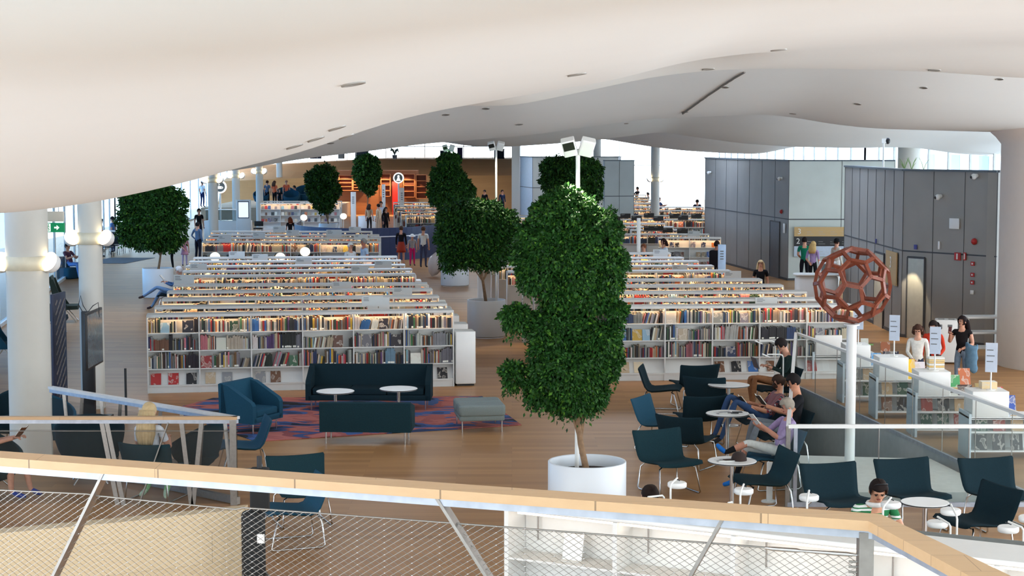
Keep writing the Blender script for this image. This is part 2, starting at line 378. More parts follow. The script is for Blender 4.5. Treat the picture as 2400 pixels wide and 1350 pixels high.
# round columns
colm = mat('column paint', (200,198,190), .6, var=.01)
def column(n, u, Y, r, c=colm, zb=0):
    x = (u-1200)/F*Y; h = ceil_z(x, Y)
    m = MB(); m.lathe([(r, zb), (r, h+.25)], 40, (x, Y, 0)); struct(m, 'trim_%d' % n, c); return x, Y
column(2, 61, 26.5, .325); column(3, 210, 31.5, .22); column(4, 500, 76, .22); column(5, 554, 98, .22); column(6, 609, 100, .21); column(7, 656, 125, .22)
column(8, 1399, 98, .22); column(9, 1535, 86, .22); column(10, 2128, 62, .4)
m = MB(); p = at(2347, 852); cx, cy, cr = 12.35, 37.6, 1.55
m.lathe([(cr, 0), (cr, ceil_z(cx, cy)-.25), (cr+.12, ceil_z(cx, cy)-.1), (cr+.5, ceil_z(cx, cy)+.25)], 64, (cx, cy, 0)); struct(m, 'trim_11', mat('thick column paint', (216,206,196), .7, var=.01))
struct(MB().box(-.02,.45,98.5,99,0,5.6), 'trim_12', colm)

# grey panelled rooms on the right
def panel_mat(name, c, step=1.0):
    m = mat(name, c, .55, 0, var=.05, scale=1.2, spec=.3); return m
gdark = panel_mat('grey metal panel', (146,144,140)); glit = panel_mat('grey panel painted lit', (196,204,200)); gseam = mat('panel joint', (70,72,76), .6)  # paler copy for the core front, its light put into the colour
gmid = panel_mat('mid grey panel', (156,153,148)); gwarm = panel_mat('blue grey panel', (134,134,134))
TOPZ = 4.27
def room(n, pts, mats, top=TOPZ, seam=2.2, step=1.05, depth=None):
    for i in range(len(pts)-1):
        a = Vector(pts[i]+(0,)); b = Vector(pts[i+1]+(0,)); d = (b-a).normalized(); nn = Vector((-d.y, d.x, 0))  # away from camera side
        if nn.y < 0: nn = -nn
        c0 = a+nn*.25; c1 = b+nn*.25
        m = MB(); m.prism([(a.x,a.y),(b.x,b.y),(c1.x,c1.y),(c0.x,c0.y)], 0, top)
        o = struct(m, 'wall_%s' % n[i], mats[i])
        s_ = MB(); L = (b-a).length; k = max(1, round(L/step)); f = nn*-.004
        s_.bar(a+f+Vector((0,0,seam)), b+f+Vector((0,0,seam)), .012, .035)
        for j in range(k+1):
            p = a.lerp(b, j/k)+f; s_.bar((p.x,p.y,0), (p.x,p.y,top), .012, .012)
        s_.bar(a+f+Vector((0,0,.04)), b+f+Vector((0,0,.04)), .03, .08)
        s_.build('panel_joint', gseam, o)
        r_ = MB(); q = a.lerp(b, .5); r_.bar(a+nn*.1+Vector((0,0,top+.02)), b+nn*.1+Vector((0,0,top+.02)), .3, .05); r_.build('coping', mat('roof edge', (96,104,110), .6), o)
room(['lift_side','lift_front','lift_corner'], [(9.86,50.6),(9.9,43.2),(11.62,40.9),(11.95,41.3)], [gmid,gmid,gmid], 4.22)
room(['core_side','core_front'], [(8.25,73),(9.92,61.2),(13.7,61.2)], [gdark, glit], 4.28, step=1.6)
room(['far_side','far_front','far_end'], [(.48,98.6),(1.15,95.5),(5.9,95.5),(6.2,97.5)], [mat('pale blue panel',(176,192,206),.5), panel_mat('far grey panel',(186,188,182)), gwarm], 4.15, 2.45, 2.4)
room(['left_back'], [(4.6,85),(6.1,85.4)], [panel_mat('far grey panel b',(178,184,182))], 4.05, 2.3, .8)
# lift lobbies: recessed doors
door_m = mat('lift door', (196,190,172), .35, .4, var=.05); ddk = mat('dark door', (92,96,104), .5, .2)
def facet(a, b, t, out=.02):
    a = Vector(a+(0,)); b = Vector(b+(0,)); p = a.lerp(b, t); d = (b-a).normalized(); n_ = Vector((d.y, -d.x, 0))
    if n_.y > 0 and abs(n_.y) > .05: n_ = -n_
    if n_.x > 0 and abs(d.x) < .2: n_ = -n_
    return p + n_*out, math.atan2(d.y, d.x)
def pxwall(a, b, u):
    # parameter along wall a-b met by image column u
    k = (u-1200)/F; # x = k*Y' approx
    num = k*a[1]*1.0 - a[0]; den = (b[0]-a[0]) - k*(b[1]-a[1]); return num/den
W1 = ((9.86,50.6),(9.9,43.2)); W2 = ((9.9,43.2),(11.62,40.9)); W3 = ((8.25,73),(9.92,61.2)); W4 = ((9.92,61.2),(13.7,61.2)); W5 = ((1.15,95.5),(5.9,95.5))
def wpt(W, u, v, out=.03):
    t = pxwall(W[0], W[1], u); p, ang = facet(W[0], W[1], t, out); q = atY(u, v, p.y); return Vector((p.x, p.y, q.z)), ang
def lay(W, u0, u1, zlo, zhi, out=.03):
    a, ang = wpt(W, u0, 500, out); b, _ = wpt(W, u1, 500, out); return a, b, ang
for k, (W, u0, u1, z0, z1, mm) in enumerate([(W1,2054,2076,0,1.98,door_m),(W2,2131,2171,0,2.05,door_m),(W3,1807,1829,0,2.05,ddk)]):
    a, b, ang = lay(W, u0, u1, z0, z1, .02)
    m = MB(); m.bar((a.x,a.y,(z0+z1)/2), (b.x,b.y,(z0+z1)/2), .03, z1-z0)
    o = struct(m, 'door_%d' % (k+1), mm)
    c = (a+b)/2; f = MB(); f.bar((a.x,a.y,0),(a.x,a.y,z1), .05, .05); f.bar((b.x,b.y,0),(b.x,b.y,z1), .05, .05); f.bar((a.x,a.y,z1),(b.x,b.y,z1), .05, .05)
    f.build('door_frame', gseam, o)
    if k < 2:
        ld = bpy.data.lights.new('lobby_spot', 'SPOT'); ld.energy = 60; ld.color = (1,.85,.6); ld.spot_size = 1.2; ld.shadow_soft_size = .04
        lo = bpy.data.objects.new('lobby_spot', ld); S.collection.objects.link(lo); lo.location = (c.x-.22, c.y-.22, 2.03); lo.rotation_euler = (.18, .1, 0)
# no lamp over the pale room panels, their light is in the panel colour
# navy curved parapet around the far stair
navy = mat('navy blue panel', (30,46,84), .45, var=.05); 
m = MB(); pts = []
for k in range(41):
    t = PI*1.0*(k/40) ; pts.append((-6.4 + 3.25*math.cos(PI-t), 76.5 - 5.2*math.sin(t)))
pts = [(-9.8,79)] + pts + [(-3.1,80)]
for (x0,y0),(x1,y1) in zip(pts, pts[1:]): m.bar((x0,y0,.69),(x1,y1,.69), .1, 1.38)
struct(m, 'wall_far_stair', navy)
m = MB()
for (x0,y0),(x1,y1) in zip(pts, pts[1:]): m.bar((x0,y0-.07,1.02),(x1,y1-.07,1.02), .03, .04)
struct(m, 'trim_13', mat('white stripe', (210,214,220), .5))
struct(MB().prism([(p[0]*1.0, p[1]+.2) for p in pts], .01, .02), 'floor_far_stair_shade', mat('painted stairwell shade', (18,18,22), .7))  # near-black sheet on the uncut floor, painting the shade of the stairwell

# wooden hill at the far end with deck on top
hillm = wood_mat('hill wood', (196,146,92), (180,130,78), (160,112,66), (3.0,.35), .6, rot=(PI/2,0,0))
m = MB(); N = 60
tops = []
for k in range(N+1):
    x = -21 + 21.2*k/N; zt = 3.72 if x > -10 else 3.72 - .12*(-10-x)**1.1*.35
    tops.append((x, max(zt, 2.4)))
for (x0,z0),(x1,z1) in zip(tops, tops[1:]):
    y0 = 121 ; m.add([(x0,y0,0),(x1,y0,0),(x1,y0+3,z1*.7),(x0,y0+3,z0*.7)], [(0,1,2,3)], 0, True); m.add([(x0,y0+3,z0*.7),(x1,y0+3,z1*.7),(x1,132,z1),(x0,132,z0)], [(0,1,2,3)], 0, True)
    m.add([(x0,132,z0),(x1,132,z1),(x1,150,z1),(x0,150,z0)], [(0,1,2,3)], 0, True)
struct(m, 'wall_hill', hillm)
struct(MB().box(-12.7,-6.6,118.4,121.5,0,3.05), 'wall_alcove', wood_mat('alcove wood', (150,92,52), (136,82,46), (110,66,36), (2,.3), .6, rot=(PI/2,0,0)))
struct(MB().box(.2,.6,119,150,0,5.8), 'wall_hill_side', mat('side wall', (206,210,212), .6))
# ---------------------------------------------------------------- bookcases
ALLROWS = []
BOOKS = []   # every book: matrix, size, colour, description
SH = [1.19, .84, .48]   # shelf heights
ORD = ['first','second','third','fourth','fifth','sixth','seventh']
PAL = [('white',(226,222,212)),('cream',(222,206,176)),('grey',(140,142,144)),('black',(30,30,34)),('dark blue',(34,52,92)),('blue',(48,104,170)),
       ('red',(176,40,38)),('orange',(214,112,48)),('yellow',(226,184,58)),('green',(58,112,72)),('brown',(112,76,52)),('pink',(204,120,130)),
       ('purple',(92,66,122)),('light blue',(138,176,200)),('dark green',(34,62,50)),('beige',(190,168,138))]
PW = [16,10,16,20,8,4,7,3,2,2,10,3,3,3,4,9]
def pick(): 
    n, c = random.choices(PAL, PW)[0]; j = random.uniform(.72,.98)
    return n, tuple(min(255, max(0, q*j + random.uniform(-6,6))) for q in c)
def fill(Mrow, x0, x1, y0, zs, desc, hmax=.30, gap=.1, lean=.12, face=.25, dens=.97, yd=.055):
    x = x0 + .01; prev = None
    while x < x1 - .03:
        if random.random() < gap*.25: x += random.uniform(.03,.12); prev = None; continue
        n = random.randint(4, 12); hb = random.uniform(.19, hmax-.015); tb = random.uniform(.014,.034)
        same = random.random() < .25; cs = pick()
        if random.random() < face*.22 and x < x1-.24:
            wd = random.uniform(.15,.22); h = random.uniform(.2,.26); nm, c = pick()
            BOOKS.append(dict(M=Mrow @ Matrix.Translation((x+wd/2, y0+.04, zs)) @ Matrix.Rotation(-.18,4,'X'), s=(wd,.02,h), c=c, n=nm, d=desc, k='face')); x += wd+.01; prev = None; continue
        ln = random.uniform(.08,.3) if random.random() < lean else 0
        for _ in range(n):
            t = tb*random.uniform(.7,1.35); h = min(hmax, hb*random.uniform(.86,1.12)); d = random.uniform(.12,.155)
            nm, c = cs if same else pick()
            if x + t + h*math.sin(ln) > x1: x = x1; break
            M = Mrow @ Matrix.Translation((x, y0+random.uniform(0,.02)+yd, zs)) @ Matrix.Rotation(ln, 4, 'Y')
            BOOKS.append(dict(M=M, s=(t,d,h), c=c, n=nm, d=desc, k='lean' if ln else ('tall' if h > .27 else ('short' if h < .21 else 'spine')), p=prev)); prev = nm
            x += (t+.002)/(math.cos(ln) if ln else 1)
        if ln: x += h*math.sin(ln)*.8; prev = None
def bookcase(A, B, nb, label, key, lit=(0,), levels=(0,1,2), low=True, slope=False, top=1.55, dens=1, face=.25, depth=.47, book=True, grp='white bookcases', kinds='spine', glow_all=False):
    ALLROWS.append((A, B))
    A = Vector(A+(0,)); B = Vector(B+(0,)); d = B-A; L = d.length; ang = math.atan2(d.y, d.x); bw = L/nb
    t = thing('bookcase', label, 'bookcase', A, ang, grp)
    M = Matrix.Translation(A) @ Matrix.Rotation(ang, 4, 'Z')
    # top board with rounded ends, lower back board, base
    m = MB(); r = .07
    prof = [(0,top-r),(.02,top-.025),(r,top)]
    m.rbox(0, L, 0, depth, top-.035, top, .03); m.box(.01, L-.01, 0, .012, top-.05, top-.03); m.build('top_board', shelfw, t)
    m = MB(); m.box(.02, L-.02, depth*.5-.01, depth*.5+.01, .12, top-.12); m.build('back_panel', shelfw, t)
    m = MB(); m.box(.01, L-.01, .02, depth-.02, .0, .13); m.build('plinth', shelfw, t)
    for k in range(nb+1):
        x = min(max(k*bw, .012), L-.012); m = MB()
        m.sweep_x([(0,0),(depth,0),(depth,top-.035),(0,top-.035)], x-.012, x+.012); m.build('upright', shelfw, t)
    for i in range(3):
        if i in levels or low: m = MB().box(.012, L-.012, .01, depth-.01, SH[i]-.02, SH[i]); m.build('shelf', shelfw, t)
    if low:
        m = MB(); m.sweep_x([(.02,.14),(.19,.45),(.20,.45),(.05,.13)], .012, L-.012); m.sweep_x([(.0,.13),(.0,.165),(.02,.165),(.02,.13)], .012, L-.012); m.build('display_slope', shelfw, t)
    MB().add([(.03,.014,top-.048),(.03,.05,top-.037),(L-.03,.05,top-.037),(L-.03,.014,top-.048)], [(0,1,2,3)]).build('light_strip', strip, t)
    if book:
        for b in range(nb):
            for i in levels:
                if isinstance(kinds, dict) and kinds.get(b) == 'face' or kinds == 'face':
                    for q in range(5):
                        if random.random() < .8:
                            nm, c = pick(); wd = random.uniform(.12,.17); h = random.uniform(.16,.22)
                            BOOKS.append(dict(M=M @ Matrix.Translation((b*bw+.13+q*.185, .06, SH[i])) @ Matrix.Rotation(-.3,4,'X'), s=(wd,.02,h), c=c, n=nm, d=(key,b,i), k='face'))
                else: fill(M, b*bw+.014, (b+1)*bw-.014, .0, SH[i], (key,b,i), face=face, gap=.5 if dens < 1 else .1, hmax=.31 if i == 0 else .33)
    return t, M, L

NAMES = ['front','second','third','fourth','fifth','sixth','seventh','eighth','ninth','tenth']
lf = [((338,926),(1063,906))]
LY = [(33.3,34.3),(34.95,35.75),(36.75,37.5),(38.6,39.3),(40.5,40.9),(43.2,43.9),(44.8,45.7),(46.7,47.3),(48.6,49.1),(50.2,50.8)]
LX = [(-7.17,-1.17),(-7.36,-1.36),(-7.58,-1.6),(-7.84,-1.83),(-8.08,-2.03),(-8.54,-2.48),(-8.68,-2.67),(-8.96,-2.96),(-9.23,-3.2),(-9.40,-3.42)]
rows = {}
for i in range(10):
    (xa,xb),(ya,yb) = LX[i], LY[i]
    rows['L%d'%i] = bookcase((xa,ya),(xb,yb), 6, 'long white bookcase, %s row of the big left block%s' % (NAMES[i], ', full height in view' if i == 0 else ''), ('left',i), levels=(0,1,2) if i == 0 else ((0,1) if i in (5,) else (0,)), low=(i==0), face=.5 if i in (0,5) else .2)
RY_ = [(35.0,35.45),(36.5,36.9),(38.35,38.7),(40.15,40.45),(41.9,42.2),(44.8,45.1),(46.7,46.95),(48.5,48.75),(50.0,50.3),(52.2,52.45)]
RX_ = [7.14,6.98,6.72,6.47,6.22,5.82,5.58,5.36,5.08,4.9]
for i in range(10):
    ya, yb = RY_[i]; xb = RX_[i]
    rows['R%d'%i] = bookcase((xb-5.95,ya),(xb,yb), 6, 'long white bookcase, %s row of the right block behind the big tree' % NAMES[i], ('right',i), levels=(0,1,2) if i == 0 else (0,), low=(i==0), face=.5 if i == 0 else .2)
# white end cabinets on the aisle end of the left rows
for i in range(10):
    xb, yb = LX[i][1], LY[i][1]; a = math.atan2(LY[i][1]-LY[i][0], 6)
    t = thing('end_cabinet', 'white end cabinet at the aisle end of the %s left bookcase' % NAMES[i], 'cabinet', (xb+.03, yb+.03, 0), a, 'white end cabinets along the aisle')
    MB().rbox(0,.41,0,.5,.04,1.11,.03).build('body', white2, t); MB().box(.03,.38,.03,.47,0,.05).build('plinth', black, t)
# farther left block
FL = [(59.2,59.0,478,891),(61.6,61.4,487,892),(63.6,63.4,493,888),(66.0,65.8,498,872)]
for i, (ya,yb,ua,ub) in enumerate(FL):
    rows['F%d'%i] = bookcase(((ua-1200)/F*ya, ya-.5),((ub-1200)/F*yb, yb-.5), 6, 'white bookcase, %s row of the farther left block before the navy wall' % NAMES[i], ('far left',i), levels=(0,1) if i == 0 else (0,), low=(i==0), kinds={4:'face'} if i == 0 else 'spine')
# children's face-out case
rows['K0'] = bookcase((-14.3,97),(-9.8,97.2), 4, 'white case of face-out books near the terrace, lit from above', ('children',0), levels=(0,1,2), low=False, kinds='face', grp='far white bookcases')
rows['K1'] = bookcase((-14.6,100),(-10.0,100.2), 4, 'white bookcase right behind the lit face-out case', ('children',1), levels=(0,), low=False, kinds='face', grp='far white bookcases')
# middle far cluster
for i, (Y, u0, u1) in enumerate([(80,952,1020),(84,940,1030),(88,930,1040),(93,925,1050),(98,922,1060)]):
    bookcase(((u0-1200)/F*Y, Y),((u1-1200)/F*Y, Y+.2), 2 if i < 2 else 3, 'far white bookcase, %s of the stepped cluster left of the middle trees' % NAMES[i], ('middle',i), levels=(0,1), low=False, grp='far white bookcases')
for i, (Y, u0, u1) in enumerate([(72,1150,1290),(76,1150,1290),(80,1155,1290)]):
    bookcase(((u0-1200)/F*Y, Y),((u1-1200)/F*Y, Y+.2), 3, 'far white bookcase between the two nearest trees, %s one' % NAMES[i], ('gap',i), levels=(0,), low=False, grp='far white bookcases')
# far right block with black signs
rows['G0'] = bookcase((5.25,61.3),(7.5,61.1), 2, 'white case of face-out books beside the grey panelled room', ('right face',0), levels=(0,1,2), low=False, kinds='face', grp='far white bookcases')
rows['G1'] = bookcase((3.9,63.6),(7.35,63.4), 3, 'white bookcase with one pale sign just behind the right face-out case', ('right face',1), levels=(0,), low=False, grp='far white bookcases')
for i, (Y, u0, u1) in enumerate([(66.5,1480,1600),(69,1450,1580),(72,1440,1560),(76,1420,1658),(80,1400,1655),(86,1400,1655),(91,1400,1650),(97,1395,1540),(102,1390,1530),(107,1390,1520),(112,1388,1515)]):
    bookcase(((u0-1200)/F*Y, Y),((u1-1200)/F*Y, Y+.1), 3 if u1-u0 > 150 else 2, 'far right white bookcase, %s' % ['nearest of the rows under black signs','second of the rows under black signs','third of the rows under black signs','fourth, full width before the bright window','fifth, full width before the bright window','sixth, full width before the bright window','seventh, full width before the bright window','eighth, left of the round column','ninth, left of the round column','tenth, left of the round column','last, left of the round column'][i], ('far right',i), levels=(0,1), low=False, grp='far white bookcases')

# face-out books on the sloping bottom shelves
def slope_book(key, xs, cols):
    t, M, L = rows[key]
    for x, nm, w_, h in zip(xs, cols, [.2]*20, [.24]*20):
        c = dict(PAL)[nm]; BOOKS.append(dict(M=M @ Matrix.Translation((x, .005, .17)) @ Matrix.Rotation(-.5,4,'X'), s=(w_,.015,h), c=c, n=nm, d=(('left' if key == 'L0' else 'right',0),0,3), k='face'))
slope_book('L0', [.16,.5,.85,1.22,1.55,2.2,2.5,5.3,5.85], ['red','red','black','beige','grey','grey','brown','black','black'])
slope_book('R0', [.3,.75,1.15,1.45,3.15,3.5,3.85,4.25,4.7,5.1], ['grey','white','beige','cream','brown','black','blue','brown','grey','red'])

# ---- books
def book_mesh(c=None):
    m = MB(); # unit book: width x (spine), depth y, height z; cover shell, page block, spine label
    m.box(0,1,0,1,0,1,0)
    m.box(.12,.88,.03,.995,.985,1.004,1); m.box(-.002 if False else .0,1,-.012,0,.04,.16,1)
    return m
# covers take their colour from the object, pages are paper
def cover_mat(name, attr):
    m = bpy.data.materials.new(name); m.use_nodes = True; n = m.node_tree.nodes; l = m.node_tree.links; b = n['Principled BSDF']
    b.inputs['Roughness'].default_value = .45
    if attr: q = n.new('ShaderNodeAttribute'); q.attribute_name = 'Col'; src = q.outputs['Color']
    else: q = n.new('ShaderNodeObjectInfo'); src = q.outputs['Color']
    t = n.new('ShaderNodeTexCoord'); x = n.new('ShaderNodeTexNoise'); x.inputs['Scale'].default_value = 9; l.new(t.outputs['Object'], x.inputs['Vector'])
    mx = n.new('ShaderNodeMix'); mx.data_type = 'RGBA'; mx.blend_type = 'OVERLAY'; mx.inputs[0].default_value = .25
    l.new(src, mx.inputs[6]); l.new(x.outputs['Fac'], mx.inputs[7]); l.new(mx.outputs[2], b.inputs['Base Color']); return m
def face_mat():
    m = bpy.data.materials.new('printed cover'); m.use_nodes = True; n = m.node_tree.nodes; l = m.node_tree.links; b = n['Principled BSDF']
    b.inputs['Roughness'].default_value = .4; q = n.new('ShaderNodeObjectInfo'); t = n.new('ShaderNodeTexCoord'); x = n.new('ShaderNodeTexNoise'); x.noise_dimensions = '4D'
    x.inputs['Scale'].default_value = 2.2; x.inputs['Detail'].default_value = 1; ml = n.new('ShaderNodeMath'); ml.operation = 'MULTIPLY'; ml.inputs[1].default_value = 40
    l.new(q.outputs['Random'], ml.inputs[0]); l.new(ml.outputs[0], x.inputs['W']); l.new(t.outputs['Generated'], x.inputs['Vector'])
    r = n.new('ShaderNodeValToRGB'); r.color_ramp.interpolation = 'CONSTANT'; e_ = r.color_ramp.elements; e_[0].position = 0; e_[0].color = (.0,.0,.0,1); e_[1].position = .54; e_[1].color = (.55,.55,.55,1)
    g = e_.new(.60); g.color = (.2,.2,.2,1)
    l.new(x.outputs['Fac'], r.inputs[0]); mx = n.new('ShaderNodeMix'); mx.data_type = 'RGBA'; l.new(r.outputs[0], mx.inputs[0])
    l.new(q.outputs['Color'], mx.inputs[6]); mx.inputs[7].default_value = (.62,.57,.5,1); l.new(mx.outputs[2], b.inputs['Base Color']); return m
cov_o = cover_mat('book cover', False); cov_a = cover_mat('book cover b', True); face_o = face_mat()
bk_spine = book_mesh().build('book', [cov_o, paper]); spine_me = bk_spine.data; bpy.data.objects.remove(bk_spine)
mf = MB().box(-.5,.5,0,1,0,1,0); mf.box(-.49,.49,.1,.9,.99,1.003,1); mf.box(.49,.503,.1,.9,.02,.98,1)
tmp = mf.build('book', [face_o, paper]); face_me = tmp.data; bpy.data.objects.remove(tmp)
SN = ['top','second','third','bottom sloping']
def project_area(b):
    p = b['M'].translation
    w_ = b['s'][0]; h = b['s'][2]; return w_*h*(F/p.y)**2 * (2 if b['k'] in ('face','stack') else 1)
def add_book_objects(lst):
    seen = {}
    for b in lst:
        me_ = face_me if b['k'] in ('face','stack') else spine_me
        o = bpy.data.objects.new('book', me_); S.collection.objects.link(o)
        o.matrix_world = b['M'] @ Matrix.Diagonal((b['s'][0], b['s'][1], b['s'][2], 1)); o.color = lin(b['c']) + (1,)
        if 'label' in b: lb = b['label']; g = b.get('g')
        else:
            k, bay, lv = b['d']; side, row = k
            where = 'of %s %s bookcase' % (NAMES[row], side)
            sz = {'face':'book facing out','lean':'leaning book','tall':'tall book','short':'short book','spine':'book'}[b['k']]
            th = '' if b['k'] == 'face' else ('thick ' if b['s'][0] > .03 else ('thin ' if b['s'][0] < .019 else ''))
            lb = '%s%s %s' % (th, b['n'], sz)
            if b.get('p'): lb += ' right of %s' % ('another' if b['p'] == b['n'] else b['p'])
            lb += ', %s shelf, %s bay, %s %s bookcase' % (SN[lv].split()[0], ORD[bay] if lv < 3 else 'sloping', NAMES[row], side)
            g = 'books on the %s shelf of the %s %s bookcase' % (SN[lv], NAMES[row], side)
            lb = lb.replace('sloping bay, ', 'sloping display, ')
        o['label'] = lb; o['category'] = 'book'
        if g: o['group'] = g
        seen.setdefault(lb, []).append(o)
    for lb, os_ in seen.items():
        if len(os_) < 2: continue
        os_.sort(key=lambda o: o.location.x); n = len(os_)
        for i, o in enumerate(os_): o['label'] = lb + ', ' + ('leftmost' if i == 0 else ('rightmost' if i == n-1 else ORD[i])) + (' such' if len(lb.split()) < 15 else '')
def add_book_mass(lst):
    vs = []; fs = []; cols = []; mi = []
    for b in lst:
        M = b['M'] @ Matrix.Diagonal((b['s'][0], b['s'][1], b['s'][2], 1)); x0, x1 = (-.5,.5) if b['k'] in ('face','stack') else (0,1)
        base = len(vs)
        for p in ((x0,0,0),(x1,0,0),(x1,1,0),(x0,1,0),(x0,0,1),(x1,0,1),(x1,1,1),(x0,1,1)): vs.append(tuple(M @ Vector(p)))
        for f, q in (((4,5,6,7),1),((0,1,5,4),0),((1,2,6,5),0),((3,0,4,7),0)):
            fs.append(tuple(base+i for i in f)); mi.append(q); cols += [lin(b['c'])+(1,)]*4
    me = bpy.data.meshes.new('books'); me.from_pydata(vs, [], fs); me.materials.append(cov_a); me.materials.append(paper)
    me.polygons.foreach_set('material_index', mi); ca = me.color_attributes.new('Col', 'FLOAT_COLOR', 'CORNER')
    ca.data.foreach_set('color', np.array(cols, dtype=np.float32).ravel()); o = bpy.data.objects.new('books', me); S.collection.objects.link(o)
    tag(o, 'packed rows of many coloured book spines on the white bookcases farther back', 'books', None, 'stuff')

# ---- section signs standing on the bookcases
def shelf_sign(u, v, w_px, h_px, Y, name, lab, col=None, lines=3, grp='white section signs on the bookcases'):
    best = None
    for (ax, ay), (bx, by) in ALLROWS:
        k = (u-1200)/F; t_ = (k*ay-ax)/((bx-ax)-k*(by-ay))
        if -.04 < t_ < 1.04:
            yy = ay+(by-ay)*t_
            if best is None or abs(yy-Y) < abs(best-Y): best = yy
    if best is not None and abs(best-Y) < 4: Y = best - .022
    c = atY(u, v, Y)
    if c.z - h_px*Y/F/2 > 1.52: c.z = 1.52 + h_px*Y/F/2
    w_ = w_px*Y/F; h = h_px*Y/F
    t = thing('section_sign', lab, 'sign', (c.x, Y, c.z-h/2), 0, grp)
    pn = MB().box(-w_/2, w_/2, -.012, .012, 0, h).build('sign_panel', col or mat('sign card', (214,218,218), .5, var=.01), t)
    m = MB()
    lm = ink if col is None else mat('pale print', (150,150,150), .6)
    for k in range(lines):
        ww = w_*random.uniform(.22,.42); z = h*.82 - k*h*.14
        m.box(-w_*.42, -w_*.42+ww, -.016, -.012, z, z+h*.05)
    m.build('sign_text', lm, pn)
    if grp: 
        m = MB(); m.box(-w_*.3, -w_*.3+.02, -.01, .01, -.04, 0); m.box(w_*.3-.02, w_*.3, -.01, .01, -.04, 0); m.build('clip', steel, t)
SG = [(887,716,52,38,35.1,'white sign nearest the camera, over a tall text block on the front left bookcase'),(873,706,50,24,35.9,'blank white sign back standing just behind the front left sign'),(943,684,46,20,39.4,'white sign near the right end of the fourth left bookcase'),
      (801,670,46,20,41.2,'white sign over the middle of the left block, fifth row'),(843,634,40,19,46,'white sign right of the middle on the seventh left row'),(898,620,40,18,48,'white sign near the aisle end of the eighth left row'),
      (431,657,48,26,43.6,'big white sign at the left corner of the sixth left row'),(465,628,40,20,46.2,'white sign at the left end of the seventh left row'),(712,613,38,18,48.5,'white sign in the middle of the ninth left row'),
      (609,605,37,19,50.8,'white sign left of the middle on the tenth left row'),(555,595,37,17,52,'white sign beside a glowing globe lamp on the last left row'),
      (527,556,30,16,59.5,'small white sign at left of the farther left block'),(607,550,29,14,62,'small white sign second from left on the farther block'),(783,548,36,19,62,'white sign right of the middle on the farther left block'),
      (686,541,30,13,64,'small white sign under the reclining reader'),(654,535,28,14,67,'tiny white sign at the back of the farther left block'),(832,538,28,13,66,'tiny white sign by the navy wall'),(846,556,32,14,61.2,'low white sign above the man in pale blue'),
      (1593,630,36,18,47.4,'white sign on the right block near its middle rows'),(1548,594,34,18,53,'white sign on the backmost row of the right block'),(1717,646,40,22,44,'white sign with clear text at the right end of the right block'),(1796,708,52,22,37.4,'wide white sign on the second right bookcase'),
      (1626,548,28,13,64.5,'pale blue sign beside the black signs')]
for s_ in SG: shelf_sign(s_[0], s_[1], s_[2], s_[3], s_[4], 'x', s_[5])
bs = mat('black sign board', (26,24,24), .5)
for k, (u, v, Y) in enumerate([(1521,526,67),(1543,533,66.6),(1565,540,66),(1599,542,65.5),(1521,505,80),(1543,512,77),(1581,506,80),(1601,510,77),(1632,506,80),(1466,506,80),(1492,511,77),(1421,508,80),(1442,513,77),(1455,498,88)]):
    pos = ['leftmost of the four front black signs','second of the four front black signs','third of the four front black signs','lowest and nearest black sign, beside the pale blue one','middle pair of the rear black signs, upper one','middle pair of the rear black signs, lower one','right pair of rear black signs, upper one','right pair of rear black signs, lower one','black sign closest to the grey room','black sign left of the bollard, upper one','black sign left of the bollard, lower one','black sign touching the tree crown, upper one','black sign touching the tree crown, lower one','tiny single black sign farthest back'][k]
    shelf_sign(u, v, 24 if k < 13 else 9, 11 if k < 13 else 7, Y, 'x', 'black board, ' + pos, bs, 2, 'black section signs on the far right bookcases')
# globe lamps on the far rows
for k, (u, v, r, Y, l_) in enumerate([(715,590,12,51.85,'whole round globe lamp standing on the tenth left row'),(504,602,12,51.3,'half hidden globe lamp near the left end of the last left row'),(657,603,12,51.5,'globe lamp just peeping over the middle of the last left row'),(712,510,8,94,'small globe lamp in front of the face-out case'),(805,507,8,94,'small globe lamp right of the thin tree trunk')]):
    c = atY(u, v, Y+.3); R_ = r*Y/F
    t = thing('globe_lamp', l_, 'lamp', (c.x, Y+.3, c.z), 0, 'glowing globe lamps among the bookcases')
    MB().ball((0,0,0), R_, R_, R_*.9, 20, 12).build('globe', glowg, t)
    MB().tube([(0,0,-R_*.85),(0,0,-c.z+.02)], .015, 8).build('stem', white, t); MB().cyl((0,0), .14, -c.z, -c.z+.02, 20).build('foot', white, t)
